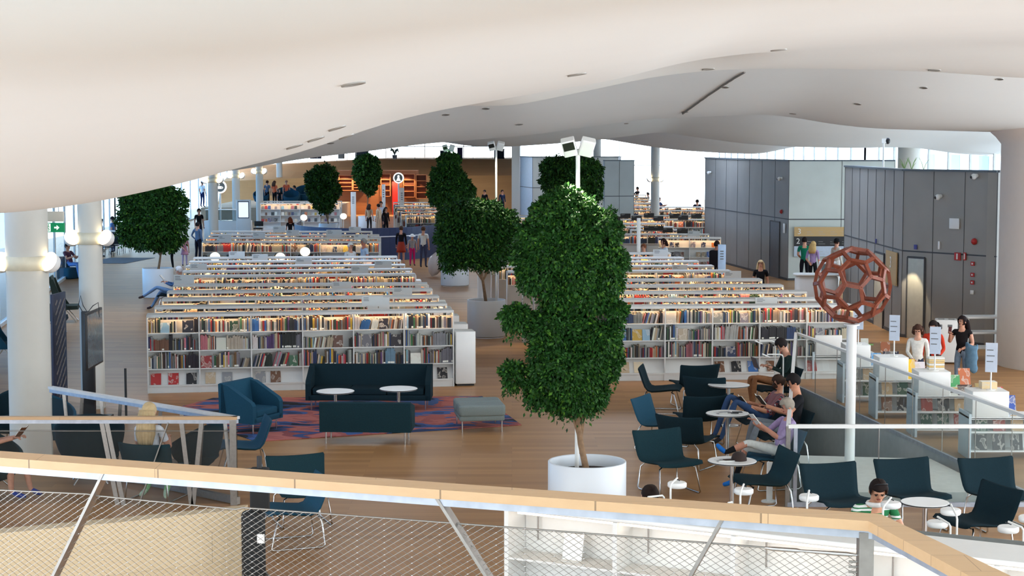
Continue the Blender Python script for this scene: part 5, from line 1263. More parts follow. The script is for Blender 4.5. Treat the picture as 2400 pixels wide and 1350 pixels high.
q = person('bearded man in a red plaid shirt and blue jeans reading with raised knees', l_, r_, SIT, dict(pel=(0,.02,.50), wai=(0,.12,.60), che=(0,.2,.75), nec=(0,.28,.92), hd0=(0,.27,.99), hd1=(0,.24,1.07), hd2=(0,.24,1.15), shL=(.17,.25,.88), shR=(-.17,.25,.88), elL=(.22,.0,.62), wrL=(.1,-.26,.70), elR=(-.22,.02,.64), wrR=(-.06,-.24,.74), hiL=(.09,.0,.5), hiR=(-.09,.0,.5), knL=(.12,-.52,.80), anL=(.12,-.76,.20), toL=(.12,-.92,.12), knR=(-.1,-.56,.86), anR=(-.1,-.8,.22), toR=(-.1,-.96,.14)),
   shirt=(140,40,46), pants=(54,76,112), shoes=(40,40,44), hair=(52,36,28), look=(0,-.9,-.4), sleeve='elbow', skin=(196,136,106))
q.data.materials[1] = pl_m
m = MB(); m.ball((0,.24-.05,1.02), .062, .055, .05, 12, 8); m.build('beard', cm((52,36,28),'hair'), q)
open_book(q, 'open book on the knees of the bearded man', {'wrL':Vector((.07,-.3,.74)),'wrR':Vector((-.07,-.3,.74))}, .1, .16)
l_, r_ = csit(1822,913,D(-80))
q = person('seated man in dark green jacket and brown trousers farthest back in the reading group', l_, r_, SIT, dict(knL=(.13,-.46,.66), anL=(.1,-.5,.12), knR=(-.12,-.48,.62), nec=(0,.16,1.06), che=(0,.18,.88), hd0=(0,.12,1.13), hd1=(0,.06,1.20), hd2=(0,.05,1.28), shL=(.18,.18,1.0), shR=(-.18,.18,1.0)), shirt=(36,52,50), pants=(150,102,70), shoes=(30,30,34), hair=(34,28,28), sleeve='long', look=(0,-.8,-.7), height=1.8)
held(q, 'laptop', 'dark open laptop screen before the man in the dark green jacket', 'laptop', None, (0,-.42,.9), (.3,.012,.2), mat('laptop lid', (60,70,84), .4), (.35,0,0))
# green and white shirt man at the lamp table
q = person('young man in a green and white striped polo looking down, sunglasses on his head', (3.86,17.95,0), D(12), SIT, dict(pel=(0,.05,.5), wai=(0,.03,.66), che=(0,0,.9), nec=(0,-.04,1.08), hd0=(0,-.07,1.14), hd1=(.0,-.11,1.21), hd2=(0,-.12,1.29), shL=(.19,0,1.03), shR=(-.19,0,1.03), elL=(.27,-.1,.80), elR=(-.27,-.1,.80), wrL=(.12,-.32,.80), wrR=(-.12,-.32,.80), knL=(.1,-.2,.5), knR=(-.1,-.2,.5), anL=(.1,-.2,.09), anR=(-.1,-.2,.09), toL=(.1,-.3,.04), toR=(-.1,-.3,.04)),
   shirt=(24,116,66), pants=(50,50,60), hair=(30,22,20), look=(-.25,-.8,-.55), height=1.78, skin=(208,152,122))
bands = pattern_mat('green white bands', [(24,116,66),(24,116,66),(232,236,232),(24,116,66)], 1.0, 'wave', .85, distort=0, pos=[0,.2,.55,.97])
n_ = bands.node_tree.nodes
for nd in n_:
    if nd.type == 'TEX_WAVE': nd.bands_direction = 'Z'; nd.inputs['Scale'].default_value = 2.6
q.data.materials[1] = bands
m = MB(); m.tube([(-.085,-.13,1.27),(-.05,-.2,1.30),(0,-.215,1.305),(.05,-.2,1.30),(.085,-.13,1.27)], [.006,.016,.012,.016,.006], 8, ry=.5); m.build('sunglasses', blackm, q)
m = MB(); m.lathe([(.075,-.02),(.10,.01),(.085,.035),(.062,.02)], 20, (0,-.03,1.055)); m.build('collar', cm((236,236,234)), q)
q = person('person bent low behind the rail, only dark brown hair visible', (1.50,19.05,0), D(10), SIT, dict(pel=(0,.05,.5), wai=(0,.03,.62), che=(0,-.06,.80), nec=(0,-.14,.92), hd0=(0,-.19,.96), hd1=(0,-.25,1.0), hd2=(0,-.28,1.06), shL=(.17,-.06,.88), shR=(-.17,-.06,.88), elL=(.27,-.2,.78), elR=(-.27,-.2,.78), wrL=(.12,-.36,.79), wrR=(-.12,-.36,.79), knL=(.1,-.2,.5), knR=(-.1,-.2,.5), anL=(.1,-.2,.09), anR=(-.1,-.2,.09), toL=(.1,-.3,.04), toR=(-.1,-.3,.04)), shirt=(60,60,66), hair=(34,24,22), look=(0,-.7,-.9))
for k, (x, y) in enumerate([(3.86,18.02),(1.50,19.1)]):
    t = thing('stool', 'low stool under the %s at the lamp table' % ['green shirted man','bent person'][k], 'stool', (x,y,0))
    MB().cyl((0,.04), .19, .40, .45, 28, b=.015).build('seat', teal, t); MB().cyl((0,.04), .03, .02, .4, 12).build('stem', chrome, t); MB().cyl((0,.04), .2, 0, .02, 28).build('base', chrome, t)
# left: blonde girl, person with the book
def tub(label, u, v, rot, m, s=1.0):
    p = at(u, v, .42); t = thing('tub_chair', label, 'chair', (p.x,p.y,0), rot, 'rounded teal chairs behind the left railing'); mb = MB(); n, k = 26, 12; vs = []; fs = []
    for side in (1., .88):
        for i in range(k+1):
            for j in range(n):
                a = 2*PI*j/n; hgt = (.30 + .36*(0.5+0.5*math.sin(a))**1.1)*s; z = .22 + (i/k)**.9*hgt
                r = (.40*math.sin(min(1,.25+.75*(i/k)**.6)*PI/2))*side*s; vs.append((r*math.cos(a), r*math.sin(a)*.95, z+(.02 if side < 1 else 0)))
    N = (k+1)*n
    for i in range(k):
        for j in range(n):
            a, b = i*n+j, i*n+(j+1)%n; fs += [(a,b,b+n,a+n), (N+a,N+a+n,N+b+n,N+b)]
    for j in range(n): a, b = k*n+j, k*n+(j+1)%n; fs.append((a,b,N+b,N+a))
    fs.append(tuple(range(n))[::-1]); mb.add(vs, fs, 0, True); mb.build('shell', m, t); MB().cyl((0,-.02), .33*s, .34, .43, 30, b=.03).build('seat_cushion', m, t)
    for a in (45,135,225,315): MB().tube([(math.cos(D(a))*.1, math.sin(D(a))*.1, .24),(math.cos(D(a))*.34, math.sin(D(a))*.34, .0)], .012, 8).build('leg', chrome, t)
    return t
tub('big rounded teal tub chair seen from behind, left of the blonde girl', 211, 1062, D(195), teal2, 1.25)
tub('dark teal chair at the foot of the thick left column', 120, 1000, D(40), tealb)
tub('dark teal chair cut by the left edge near the thick column', 20, 985, D(-20), teal2)
tub('green teal chair of the reader at the left edge', -18, 1092, D(75), teal, 1.1)
tub('low teal chair behind the railing, near the rug', 462, 1062, D(-120), teal2)
chair(366, 1098, D(165), 'teal chair holding the blonde girl', 't')
p = at(366,1098,.42)
q = person('blonde girl with long hair in a white t-shirt, seated with her back to us', (p.x,p.y,0), D(165), SIT, dict(che=(0,.2,.90), nec=(0,.2,1.09), hd0=(0,.19,1.16), hd1=(0,.17,1.24), hd2=(0,.18,1.32), shL=(.165,.2,1.03), shR=(-.165,.2,1.03), anL=(.16,-.02,.12), knL=(.16,-.30,.46), toL=(.2,.12,.05), anR=(-.14,-.02,.12), knR=(-.14,-.30,.46), toR=(-.2,.12,.05), elL=(.25,.04,.72)), shirt=(226,230,236), pants=(120,110,104), shoes=(196,220,196), hair=(196,172,132), longhair=.34, height=1.75, legs='short', socks=(150,205,150))
p = at(-18,1092,.42)
q = person('reader at the left edge in black, holding a small open book, blue running shoe', (p.x,p.y,0), D(78), SIT, dict(wrL=(.12,-.34,.84), wrR=(-.1,-.34,.84), anL=(.12,-.52,.09), toL=(.12,-.70,.035), knL=(.12,-.42,.54), anR=(-.12,-.35,.09)), shirt=(28,28,32), pants=(90,70,64), shoes=(44,66,150), legs='short', hair=(60,44,34))
open_book(q, 'small open brown book of the reader at the left edge', {'wrL':Vector((.07,-.4,.88)),'wrR':Vector((-.07,-.4,.88))}, .1, .16, (110,70,46))
# women at the display tables
def stander(u, vt, Y, rot, label, h=None, zb=0.0, **k):
    zt = atY(u, vt, Y).z - zb; x = atY(u, vt, Y).x; return person(label, (x, Y, zb), rot, STAND, k.pop('ov', None), height=h or zt, **k)
bookarms = dict(elL=(.22,-.04,1.14), wrL=(.10,-.26,1.16), elR=(-.22,-.04,1.14), wrR=(-.10,-.26,1.16))
stander(2152, 757, 32.0, D(-25), 'woman in a white blouse smiling down at the books, brown tied hair', shirt=(226,222,214), pants=(60,64,84), hair=(70,46,36), sleeve='long', look=(.1,-.8,-.5), longhair=.08, ov=dict(elR=(-.22,-.02,1.14), wrR=(-.05,-.25,1.0)))
q = stander(2188, 748, 32.9, D(-18), 'dark haired woman in a loose red shirt next to the white blouse', shirt=(196,58,36), pants=(30,30,34), hair=(34,24,24), sleeve='long', longhair=.05, ov=dict(wrL=(.16,-.3,.98), elL=(.25,-.06,1.12)), look=(-.3,-.8,-.5), belly=1.12)
held(q, 'tablet', 'dark tablet held low by the woman in the red shirt', 'tablet', None, (.15,-.42,.98), (.12,.2,.012), black, (.2,0,0))
def jack(t, J):
    pass
q = stander(2256, 737, 33.2, D(-35), 'woman in a black sleeveless top holding up her phone, denim jacket over her arm', shirt=(30,26,28), pants=(128,150,172), hair=(30,20,22), sleeve='none', longhair=.26, ov=dict(elR=(-.27,-.04,1.16), wrR=(-.16,-.30,1.36), elL=(.25,-.0,1.14), wrL=(.12,-.24,1.06)), look=(-.3,-.9,-.1))
held(q, 'phone', 'phone with dark red case held up by the woman in black', 'phone', None, (-.14,-.37,1.46), (.075,.01,.15), mat('dark red phone', (90,34,34), .4), (-.2,0,0))
p = q.location; M_ = Matrix.LocRotScale(q.location, q.rotation_euler, q.scale)
mb = MB(); vs = []; 
for i in range(9):
    for j in range(9):
        a = i/8*PI; z = 1.16 - .60*(j/8); vs.append(M_ @ Vector((.28+.14*math.cos(a)+.015*math.sin(j*2+i), -.16-.10*math.sin(a)*(1-j*.02)-.012*math.sin(i*3), z - .04*math.sin(a*2))))
fs = [(i*9+j, (i+1)*9+j, (i+1)*9+j+1, i*9+j+1) for i in range(8) for j in range(8)]
mb.add(vs, fs, 0, True); o = mb.build('denim_jacket', cm((96,128,152))); o.modifiers.new('s','SOLIDIFY').thickness = .03; tag(o, 'light denim jacket hanging over the arm of the woman in black', 'jacket')
# by the level directory
stander(1886, 552, 58.3, D(170), 'man in a green t-shirt standing before the level directory', shirt=(24,120,92), pants=(28,28,36), hair=(34,26,24), h=1.75, ov=dict(wrL=(.1,-.2,1.0)))
stander(1906, 566, 57.3, D(150), 'blonde woman in a lilac top standing close to the man in green', shirt=(160,138,182), pants=(24,24,28), hair=(196,164,110), longhair=.2, h=1.66, sleeve='elbow', ov=dict(elL=(.24,.04,1.12), wrL=(.1,.14,1.0)))
stander(1961, 556, 57.5, D(120), 'person in a black brimmed hat and pale top beside the directory', shirt=(198,190,180), pants=(226,226,224), hair=(60,46,40), cap=((24,24,26),'brim'), h=1.74, sleeve='long')
stander(1783, 611, 48.6, D(-10), 'blonde woman in a black t-shirt behind the right bookcases, long hair', shirt=(24,24,28), pants=(30,30,40), hair=(206,176,132), longhair=.3, h=1.62)
q = stander(1680, 563, 56.0, D(160), 'man with a big black backpack reading beside the white board', shirt=(30,30,34), pants=(24,24,30), hair=(36,24,22), h=1.75, skin=(150,96,72), ov=bookarms)
mb = MB(); mb.rbox(-.2,.2,.10,.32,.88,1.45,.09); mb.build('backpack', cm((26,24,28)), q)
for u, vt, Y, rot, lb, kw in [(1556,557,57.6,D(-70),'dark haired woman in a black vest over white sleeves, leaning by the face-out case',dict(shirt=(206,216,224),hair=(40,22,20),longhair=.03)),
    (1509,577,56.5,D(-40),'person with reddish brown hair low behind the last right bookcase',dict(shirt=(70,60,60),hair=(120,72,50),h=1.62)),
    (853,557,56.6,D(-60),'grey haired man in a pale blue shirt between two left bookcase blocks',dict(shirt=(176,200,226),hair=(150,146,142),skin=(190,120,96))),
    (821,567,56.2,D(40),'white haired person with a black strap left of the man in pale blue',dict(shirt=(216,220,224),hair=(226,226,222))),
    (463,519,71,D(150),'man in a blue grey sweater walking with hand on hip, far left aisle',dict(shirt=(92,116,146),pants=(24,28,44),hair=(30,26,28),sleeve='long',ov=dict(elL=(.3,.06,1.16),wrL=(.16,.0,1.0)))),
    (432,547,68.5,D(20),'little girl in a rose dress and lilac leggings carrying a pink ball',dict(shirt=(176,124,140),pants=(186,176,214),hair=(30,24,28),longhair=.12,h=1.27,skirt=((176,124,140),.3),ov=dict(wrR=(-.05,-.2,.95)))),
    (403,556,66.5,D(-80),'person in a black and white striped top beside the bushy left tree',dict(shirt=(222,220,214),pants=(26,26,32),hair=(50,40,34),h=1.62)),
    (940,531,69.2,D(175),'woman in black with a short rust red skirt before the navy wall',dict(shirt=(26,26,32),pants=(190,150,130),hair=(70,50,40),sleeve='long',legs='bare',skirt=((158,60,44),.38),h=1.6)),
    (966,547,68.6,D(10),'child in a white sun hat, grey top and magenta leggings',dict(shirt=(160,156,156),pants=(206,36,116),hair=(70,50,40),cap=((232,230,226),'brim'),h=1.3)),
    (992,530,67.6,D(170),'woman in a white t-shirt with a striped bag and patterned trousers',dict(shirt=(224,226,226),pants=(66,72,100),hair=(80,56,42),h=1.66)),
    (1136,446,117,D(-30),'person in black silhouetted against the wooden hill, left of two',dict(shirt=(20,20,26),pants=(20,20,26),hair=(24,22,22),sleeve='long',h=1.78)),
    (1177,444,117,D(30),'person in navy silhouetted against the wooden hill, right of two',dict(shirt=(34,44,70),pants=(24,30,48),hair=(40,30,28),sleeve='long',h=1.78)),
    (865,462,93,D(160),'woman with beige top and dark trousers right of the face-out case',dict(shirt=(186,164,136),pants=(44,40,44),hair=(60,44,36),longhair=.1,h=1.66)),
    (887,468,92,D(-120),'person in a cream coat beside the beige topped woman',dict(shirt=(214,196,170),pants=(200,180,160),hair=(40,30,28),sleeve='long',h=1.7)),
    (904,482,90,D(40),'small dark haired person in black by the stepped white cases',dict(shirt=(34,28,30),pants=(30,28,34),hair=(30,24,24),sleeve='long',longhair=.1,h=1.6)),
    (893,461,96,D(0),'person in a white top behind the cream coat',dict(shirt=(190,200,214),pants=(50,50,60),hair=(40,34,30),h=1.7)),
    (466,487,84,D(30),'person in a black t-shirt seated at the cafe corner by the slim columns',dict(shirt=(24,24,30),pants=(30,34,50),hair=(34,28,26),h=1.75)),
    (236,517,74,D(120),'dark haired person standing at the high window table beside the column',dict(shirt=(214,214,216),pants=(70,70,84),hair=(30,24,26),h=1.7)),
    (264,522,77,D(-100),'person in blue leaning on the high window table',dict(shirt=(84,120,176),pants=(50,60,90),hair=(40,34,34),h=1.66)),
    (680,505,80,D(200),'person with reddish brown hair sitting by the navy wall, reading',dict(shirt=(34,30,34),pants=(40,36,40),hair=(126,62,38),longhair=.1,h=1.5)),
    (1213,570,60,D(160),'person in a bright blue jacket half hidden between the two trees',dict(shirt=(40,140,220),pants=(30,30,40),hair=(50,40,36),h=1.6)),
    (474,432,108,D(150),'person in a white shirt at the cafe counter behind the columns',dict(shirt=(224,230,240),pants=(30,44,90),hair=(60,50,44),h=1.7,zb=.9))]:
    stander(u, vt, Y, rot, lb, **kw)
st = bpy.data.objects
# terrace with people at the hill
struct(MB().box(-19.5,-11.2,107,121,0,.9), 'floor_terrace', mat('terrace edge', (170,150,126), .6))
for u, vt, Y, rot, lb, kw in [(626,412,109,D(160),'person in a blue grey top on the terrace, left of the orange shirts',dict(shirt=(84,100,120),pants=(24,24,30),hair=(60,40,34))),
    (643,420,108.4,D(150),'person in an orange shirt and black trousers on the terrace',dict(shirt=(222,108,70),pants=(24,22,26),hair=(90,60,46),longhair=.15)),
    (671,418,110,D(20),'slim person in an orange top near the blue seats on the terrace',dict(shirt=(220,110,80),pants=(24,22,26),hair=(190,140,110))),
    (655,448,107.5,D(0),'person in a black t-shirt low in front of the orange shirts',dict(shirt=(20,20,24),pants=(20,20,24),hair=(40,30,28)))]:
    stander(u, vt, Y, rot, lb, zb=.9, h=1.7 if vt < 440 else 1.2, **kw)
# sitters: old man by the left planter, readers by the windows
def sitter(x, y, rot, lb, zb=0, ov=None, h=1.75, **k): return person(lb, (x,y,zb), rot, SIT, ov, height=h, **k)
X = (407-1200)/F*50.3
q = sitter(X-.1, 50.3, D(-88), 'white haired man with crossed legs and yellow sock beside the left planter', ov=dict(knL=(.05,-.42,.68), anL=(.0,-.80,.42), toL=(0,-.98,.36), anR=(-.12,-.60,.09), toR=(-.12,-.76,.035)), shirt=(60,90,130), pants=(110,140,176), shoes=(60,44,44), hair=(206,204,204), socks=(226,206,60), sleeve='long')
open_book(q, 'white paged book of the man beside the left planter', {'wrL':Vector((.07,-.2,.9)),'wrR':Vector((-.07,-.2,.9))}, .12, .18)
n = dup(c0, (X-.1, 50.3, 0), D(-88), 'blue chair of the white haired man beside the left planter')
for (x, y, rot, lb, k) in [((168-1200)/F*62, 62, D(60), 'seated person in maroon and blue by the left windows, between the columns', dict(shirt=(90,60,80), pants=(90,130,190), hair=(40,26,26))),
    ((1460-1200)/F*116, 116, D(60), 'person in a pale shirt seated on the window ledge, far right', dict(shirt=(206,220,230), pants=(40,44,60), hair=(30,26,28), zb=.85)),
    ((1487-1200)/F*115.5, 115.5, D(-60), 'dark figure reclining on the window ledge beside the pale shirt', dict(shirt=(30,32,40), pants=(26,28,36), hair=(30,26,26), zb=.7)),
    ((1510-1200)/F*113, 113, D(-80), 'dark figure lounging lowest on the far window ledge', dict(shirt=(40,42,50), pants=(34,36,44), hair=(34,28,28), zb=.4)),
    ((1553-1200)/F*104, 104, D(60), 'person in navy with raised knees right of the round column', dict(shirt=(40,60,100), pants=(30,44,90), hair=(60,40,34), zb=.35)),
    ((1633-1200)/F*102, 102, D(180), 'dark haired person at the window behind the rightmost black sign', dict(shirt=(30,40,60), pants=(30,30,40), hair=(24,22,24), zb=.3)),
    ((692-1200)/F*113, 111, D(-60), 'person in a white shirt sitting in the round blue seat on the terrace', dict(shirt=(216,224,234), pants=(44,70,130), hair=(30,26,26), zb=.9))]:
    sitter(x, y, rot, lb, **k)
    zb_ = k.get('zb', 0)
for k, (x, y, rot, zb_, lb) in enumerate([((1460-1200)/F*116,116,D(60),.85,'white window bench under the pale shirted sitter'),((1487-1200)/F*115.5,115.5,D(-60),.7,'white window bench under the reclining figure'),((1510-1200)/F*113,113,D(-80),.4,'low white bench under the lowest lounging figure'),((1553-1200)/F*104,104,D(60),.35,'white bench under the navy clothed sitter'),((1633-1200)/F*102,102,D(180),.3,'white bench behind the rightmost black sign')]):
    t = thing('window_bench', lb, 'bench', (x,y,0), rot); MB().rbox(-.35,.35,-.75,.4,0,zb_-.005,.05).build('step', white2, t); MB().rbox(-.35,.35,-.08,.4,zb_-.005,zb_+.40,.05).build('seat', white2, t)
for x, y, zb_, rot, lb in [((168-1200)/F*62,62,0,D(60),'low blue bench of the window reader between the columns'),((692-1200)/F*113,111,.9,D(-60),'blue seat block under the white shirted sitter')]:
    t = thing('seat_block', lb, 'seat', (x,y,zb_), rot); MB().rbox(-.32,.32,-.12,.4,0,.40,.08).build('seat', tealb, t); MB().rbox(-.32,.32,.42,.52,0,.8,.05).build('backrest', tealb, t)
# round blue seats on the terrace
for k, (u, v, Y, sc_, lb) in enumerate([(668,455,110.5,1.5,'round blue upholstered seat on the terrace, left one'),(712,452,112,1.6,'round blue upholstered seat on the terrace, right one'),(683,470,108,1.3,'low blue pouffe in front of the terrace seats'),(612,455,109,1.3,'blue seat at the slim column on the terrace')]):
    p = atY(u, v, Y); tub(lb, 300, 1000, 0, tealb, sc_); t = bpy.data.objects[[o.name for o in bpy.data.objects if o.get('label') == lb][0]]; t.location = (p.x, Y, .9); t['group'] = 'round blue seats on the terrace'
# ---------------------------------------------------------------- column lamps, signs, screens
def column_lamp(n, x, y, r, z, lab, gap=.13, R_=.11, ang=0):
    t = thing('column_lamp', lab, 'lamp', (x,y,z), ang, 'twin lamps on rings round the columns')
    MB().lathe([(r+.001,-.11),(r+.02,-.11),(r+.02,.11),(r+.001,.11)], 40).build('ring', mat('lamp ring', (222,214,190), .5), t)
    for sx in (-1,1):
        mb = MB(); M_ = Matrix.Translation((sx*(r+gap), -.06, 0)) @ Matrix.Rotation(sx*-.5,4,'Z') @ Matrix.Rotation(1.1,4,'X')
        mb.lathe([(R_*.55,-.12),(R_*.9,-.06),(R_,.02),(R_*1.0,.06)], 20, M=M_); mb.lathe([(0,-.125),(R_*.55,-.12)], 20, M=M_); hs = mb.build('lamp_housing', white2, t)
        mb = MB(); mb.ball((0,0,.03), R_*.95, R_*.95, R_*.55, 18, 8, M=M_); mb.build('bulb', glow, hs)
        MB().bar((sx*r,0,0),(sx*(r+gap*.8),-.03,0), .03, .03).build('bracket', white, t)
column_lamp(2, (61-1200)/F*26.5, 26.5, .325, atY(61,618,26.3).z, 'twin warm lamps on the ring of the thickest left column', .06, .16)
column_lamp(3, (210-1200)/F*31.5, 31.5, .22, atY(210,560,31.3).z, 'twin warm lamps on the ring of the second left column', .10, .15)
column_lamp(4, (500-1200)/F*76, 76, .22, atY(500,422,76).z, 'twin lamps high on the slim column left of the cafe sign', .12, .17)
column_lamp(5, (554-1200)/F*98, 98, .22, atY(554,412,98).z, 'twin lamps on the slim column right of the cafe sign', .16, .18)
column_lamp(6, (609-1200)/F*100, 100, .21, atY(609,402,100).z, 'twin lamps on the slim column beside the terrace people', .1, .18)
column_lamp(9, (1535-1200)/F*86, 86, .22, atY(1535,420,86).z, 'twin lamps on the column before the bright right window', .06, .16)
column_lamp(8, (1399-1200)/F*98, 98, .22, atY(1399,411,98).z, 'twin lamps on the column behind the wide crowned tree', .18, .13)
# emergency exit sign hung beside the first column
c = atY(124, 534, 27); t = thing('exit_sign', 'green emergency exit sign with running man and arrow beside the thick left column', 'sign', (c.x, 27, c.z-.07), -.12)
green = emat('exit green', (0,132,82), .25); wsg = emat('exit white', (235,245,235), .5)
MB().box(-.19,.19,-.02,.02,0,.15).build('sign_panel', green, t)
m = MB(); m.box(-.11,-.03,-.024,-.02,.012,.138); m.build('door_symbol', wsg, t)
m = MB(); Mx = Matrix.Translation((-.068,-.026,.075)); m.ball((.008,0,.043), .010, .002, .010, 10, 6, M=Mx)
for a, b in (((.004,0,.03),(-.006,0,-.005)),((-.006,0,-.005),(.016,0,-.022)),((.016,0,-.022),(.010,0,-.05)),((-.006,0,-.005),(-.02,0,-.03)),((-.02,0,-.03),(-.035,0,-.034)),((.003,0,.024),(.024,0,.006)),((.002,0,.024),(-.02,0,.012))): m.tube([Mx@Vector(a), Mx@Vector(b)], .0055, 6)
m.build('running_figure', green, t)
m = MB(); m.box(.03,.075,-.024,-.02,.062,.088); m.add([(.07,-.023,.035),(.115,-.023,.075),(.07,-.023,.115),(.07,-.02,.035),(.115,-.02,.075),(.07,-.02,.115)], [(0,1,2),(5,4,3),(0,3,4,1),(1,4,5,2)]); m.build('arrow', wsg, t)
MB().box(-.18,.18,-.03,.03,.17,.33).build('lamp_box', mat('sign housing', (210,204,190), .5), t); MB().tube([(-.19,0,.33),(-.19,0,ceil_z(c.x,27)-c.z+.13)], .012, 8).build('hanger', steel, t); MB().tube([(.1,0,.33),(.1,0,ceil_z(c.x,27)-c.z+.13)], .008, 8).build('hanger', steel, t)
MB().box(-.005,.005,-.01,.01,.14,.18).build('link', steel, t); MB().tube([(-.12,0,.25),(-.16,-.28,.25)], .02, 8).build('bracket', white, t)
# screen on a stand and perforated panel
b = at(212, 985); t = thing('screen_stand', 'black screen stand with a tilted monitor and loose cables at the second column', 'screen', b, 0)
H_ = 1.95
MB().rbox(-.12,.10,-.05,.05,.05,H_,.02).build('pillar', blackm, t); MB().rbox(-.35,.35,-.3,.3,.03,.07,.02).build('foot', blackm, t)
mb = MB(); M_ = Matrix.Translation((.10,-.05,1.47)) @ Matrix.Rotation(D(91),4,'Z'); mb.rbox(-.62,.62,-.025,.025,-.5,.5,.02, M=M_); mo = mb.build('monitor', black, t)
mb = MB(); mb.box(-.58,.58,-.028,-.026,-.46,.46, M=M_); mb.build('screen', mat('dim screen', (96,106,112), .15), mo)
MB().tube([(-.1,-.02,H_),(-.16,-.03,H_+.12),(-.12,-.03,H_+.28),(-.08,-.03,H_+.1),(0,-.04,H_-.02),(.1,-.06,H_+.1),(.2,-.08,H_+.16),(.22,-.09,H_-.1)], .008, 6).build('cable', blackm, t)
MB().bar((.0,0,H_-.42),(.09,-.05,H_-.42), .12, .2).build('mount', blackm, t)
b = at(142, 968); t = thing('perforated_panel', 'tall narrow black panel with slanted pale slots, between the two left columns', 'panel', b, D(86))
MB().rbox(-.35,.35,-.03,.03,.0,2.2,.02).build('board', mat('panel edge blue black', (24,32,60), .5), t)
m = MB()
for k in range(11):
    for j in range(3): m.bar((-.2+.2*j-.05, -.033, .2+.18*k),(-.2+.2*j+.05, -.033, .28+.18*k), .01, .035)
for k in range(10):
    for j in range(2): m.bar((-.1+.2*j-.05, -.033, .29+.18*k),(-.1+.2*j+.05, -.033, .37+.18*k), .01, .035)
m.build('slots', mat('panel slot', (120,112,110), .5), t)
# barrier post, thin black pole
t = thing('barrier_post', 'thin black post standing on the floor left of the bookcases', 'post', at(296,985)); MB().cyl((0,0), .022, .02, .93, 14).build('post', black, t); MB().cyl((0,0), .16, 0, .02, 24).build('foot', black, t)
t = thing('camera_stand', 'tall black equipment stand with a box on top, partly behind the handrail', 'stand', at(612,1400,0))
MB().tube([(0,0,.3),(0,0,1.55)], .028, 10).build('pole', black, t); MB().rbox(-.10,.10,-.08,.08,.95,1.42,.03).build('cover', mat('black bag cloth', (20,22,24), .8), t); MB().rbox(-.20,.05,-.1,.1,.1,.95,.07).build('bag', mat('black bag cloth', (20,22,24), .8), t)
MB().box(-.02,.06,-.11,-.1,.62,.72).build('tag', white2, t); MB().box(.03,.08,-.085,-.08,1.2,1.32).build('display', mat('grey display', (110,120,120), .4), t)
for a in (90,210,330): MB().tube([(0,0,.35),(math.cos(D(a))*.35, math.sin(D(a))*.35, .01)], .014, 8).build('leg', black, t)
# round pictogram signs
def roundsign(u, v, Y, rpx, lab, kind):
    c = atY(u, v, Y); R_ = rpx*Y/F; t = thing('pictogram_sign', lab, 'sign', (c.x, Y, 0)); M_ = Matrix.Translation((0,0,c.z)) @ Matrix.Rotation(PI/2,4,'X')
    MB().lathe([(R_,-.05),(R_,.05),(R_*.78,.052),(R_*.78,.03)], 40, M=M_).build('ring', emat('lit sign white', (245,245,240), .9) if 'lit sign white' not in MATS else MATS['lit sign white'], t)
    MB().disc((0,0,.03), R_*.8, 40, M=M_).build('face', mat('sign face', (112,116,112), .5), t)
    m = MB(); w_ = MATS['lit sign white']
    if kind == 'pawn': m.ball((0,-.04,c.z+R_*.3), R_*.2, .02, R_*.22, 16, 10); m.add([(-R_*.14,-.05,c.z+R_*.15),(R_*.14,-.05,c.z+R_*.15),(R_*.36,-.05,c.z-R_*.5),(-R_*.36,-.05,c.z-R_*.5)], [(0,1,2,3)]); m.box(-R_*.42,R_*.42,-.05,-.04,c.z-R_*.55,c.z-R_*.42)
    else: m.box(-R_*.4,R_*.2,-.05,-.04,c.z-R_*.3,c.z+R_*.1); m.tube([(R_*.2,-.05,c.z+.0),(R_*.42,-.05,c.z-R_*.02),(R_*.4,-.05,c.z-R_*.22),(R_*.2,-.05,c.z-R_*.25)], R_*.05, 6); m.tube([(-R_*.2,-.05,c.z+R_*.2),(-R_*.1,-.05,c.z+R_*.35),(-R_*.2,-.05,c.z+R_*.5)], R_*.05, 6)
    m.build('pictogram', w_, t); MB().cyl((0,0), .05, 0, c.z-R_, 12).build('post', white, t)
roundsign(934, 417, 103, 12.5, 'round lit pictogram sign on a tall white post before the wooden hill', 'pawn')
roundsign(516, 438, 92, 15, 'round lit cup sign of the cafe half behind the slim column', 'cup')
# tall white info totems, kiosk board
def totem(u0, u1, v0, Y, lab, m_=None, zb=0):
    a = atY(u0, v0, Y); b_ = atY(u1, v0, Y); t = thing('info_totem', lab, 'sign', ((a.x+b_.x)/2, Y, zb)); w_ = (b_.x-a.x)/2
    MB().rbox(-w_,w_,-.05,.05,0,a.z-zb,.02).build('panel', m_ or white2, t); mb = MB()
    for k in range(4): mb.box(-w_*.5,w_*.4,-.056,-.05,(a.z-zb)*(.86-.05*k),(a.z-zb)*(.88-.05*k))
    mb.build('totem_text', ink, t)
totem(1683,1701,573,55,'white blue board standing beside the backpack man', mat('pale blue board', (178,200,226), .5))
totem(822,834,450,96,'slim white totem right of the dark far tree'); totem(895,903,432,99,'tall slim white totem left of the round post sign'); totem(937,947,440,98,'slim grey totem right of the round post sign', mat('grey totem', (196,192,184), .5))
t = thing('bollard_reader', 'thin white pole gate between the right blocks', 'pole', ((1497-1200)/F*56, 56, 0)); MB().rbox(-.06,.06,-.05,.05,0,atY(1497,511,56).z,.02).build('post', white, t)
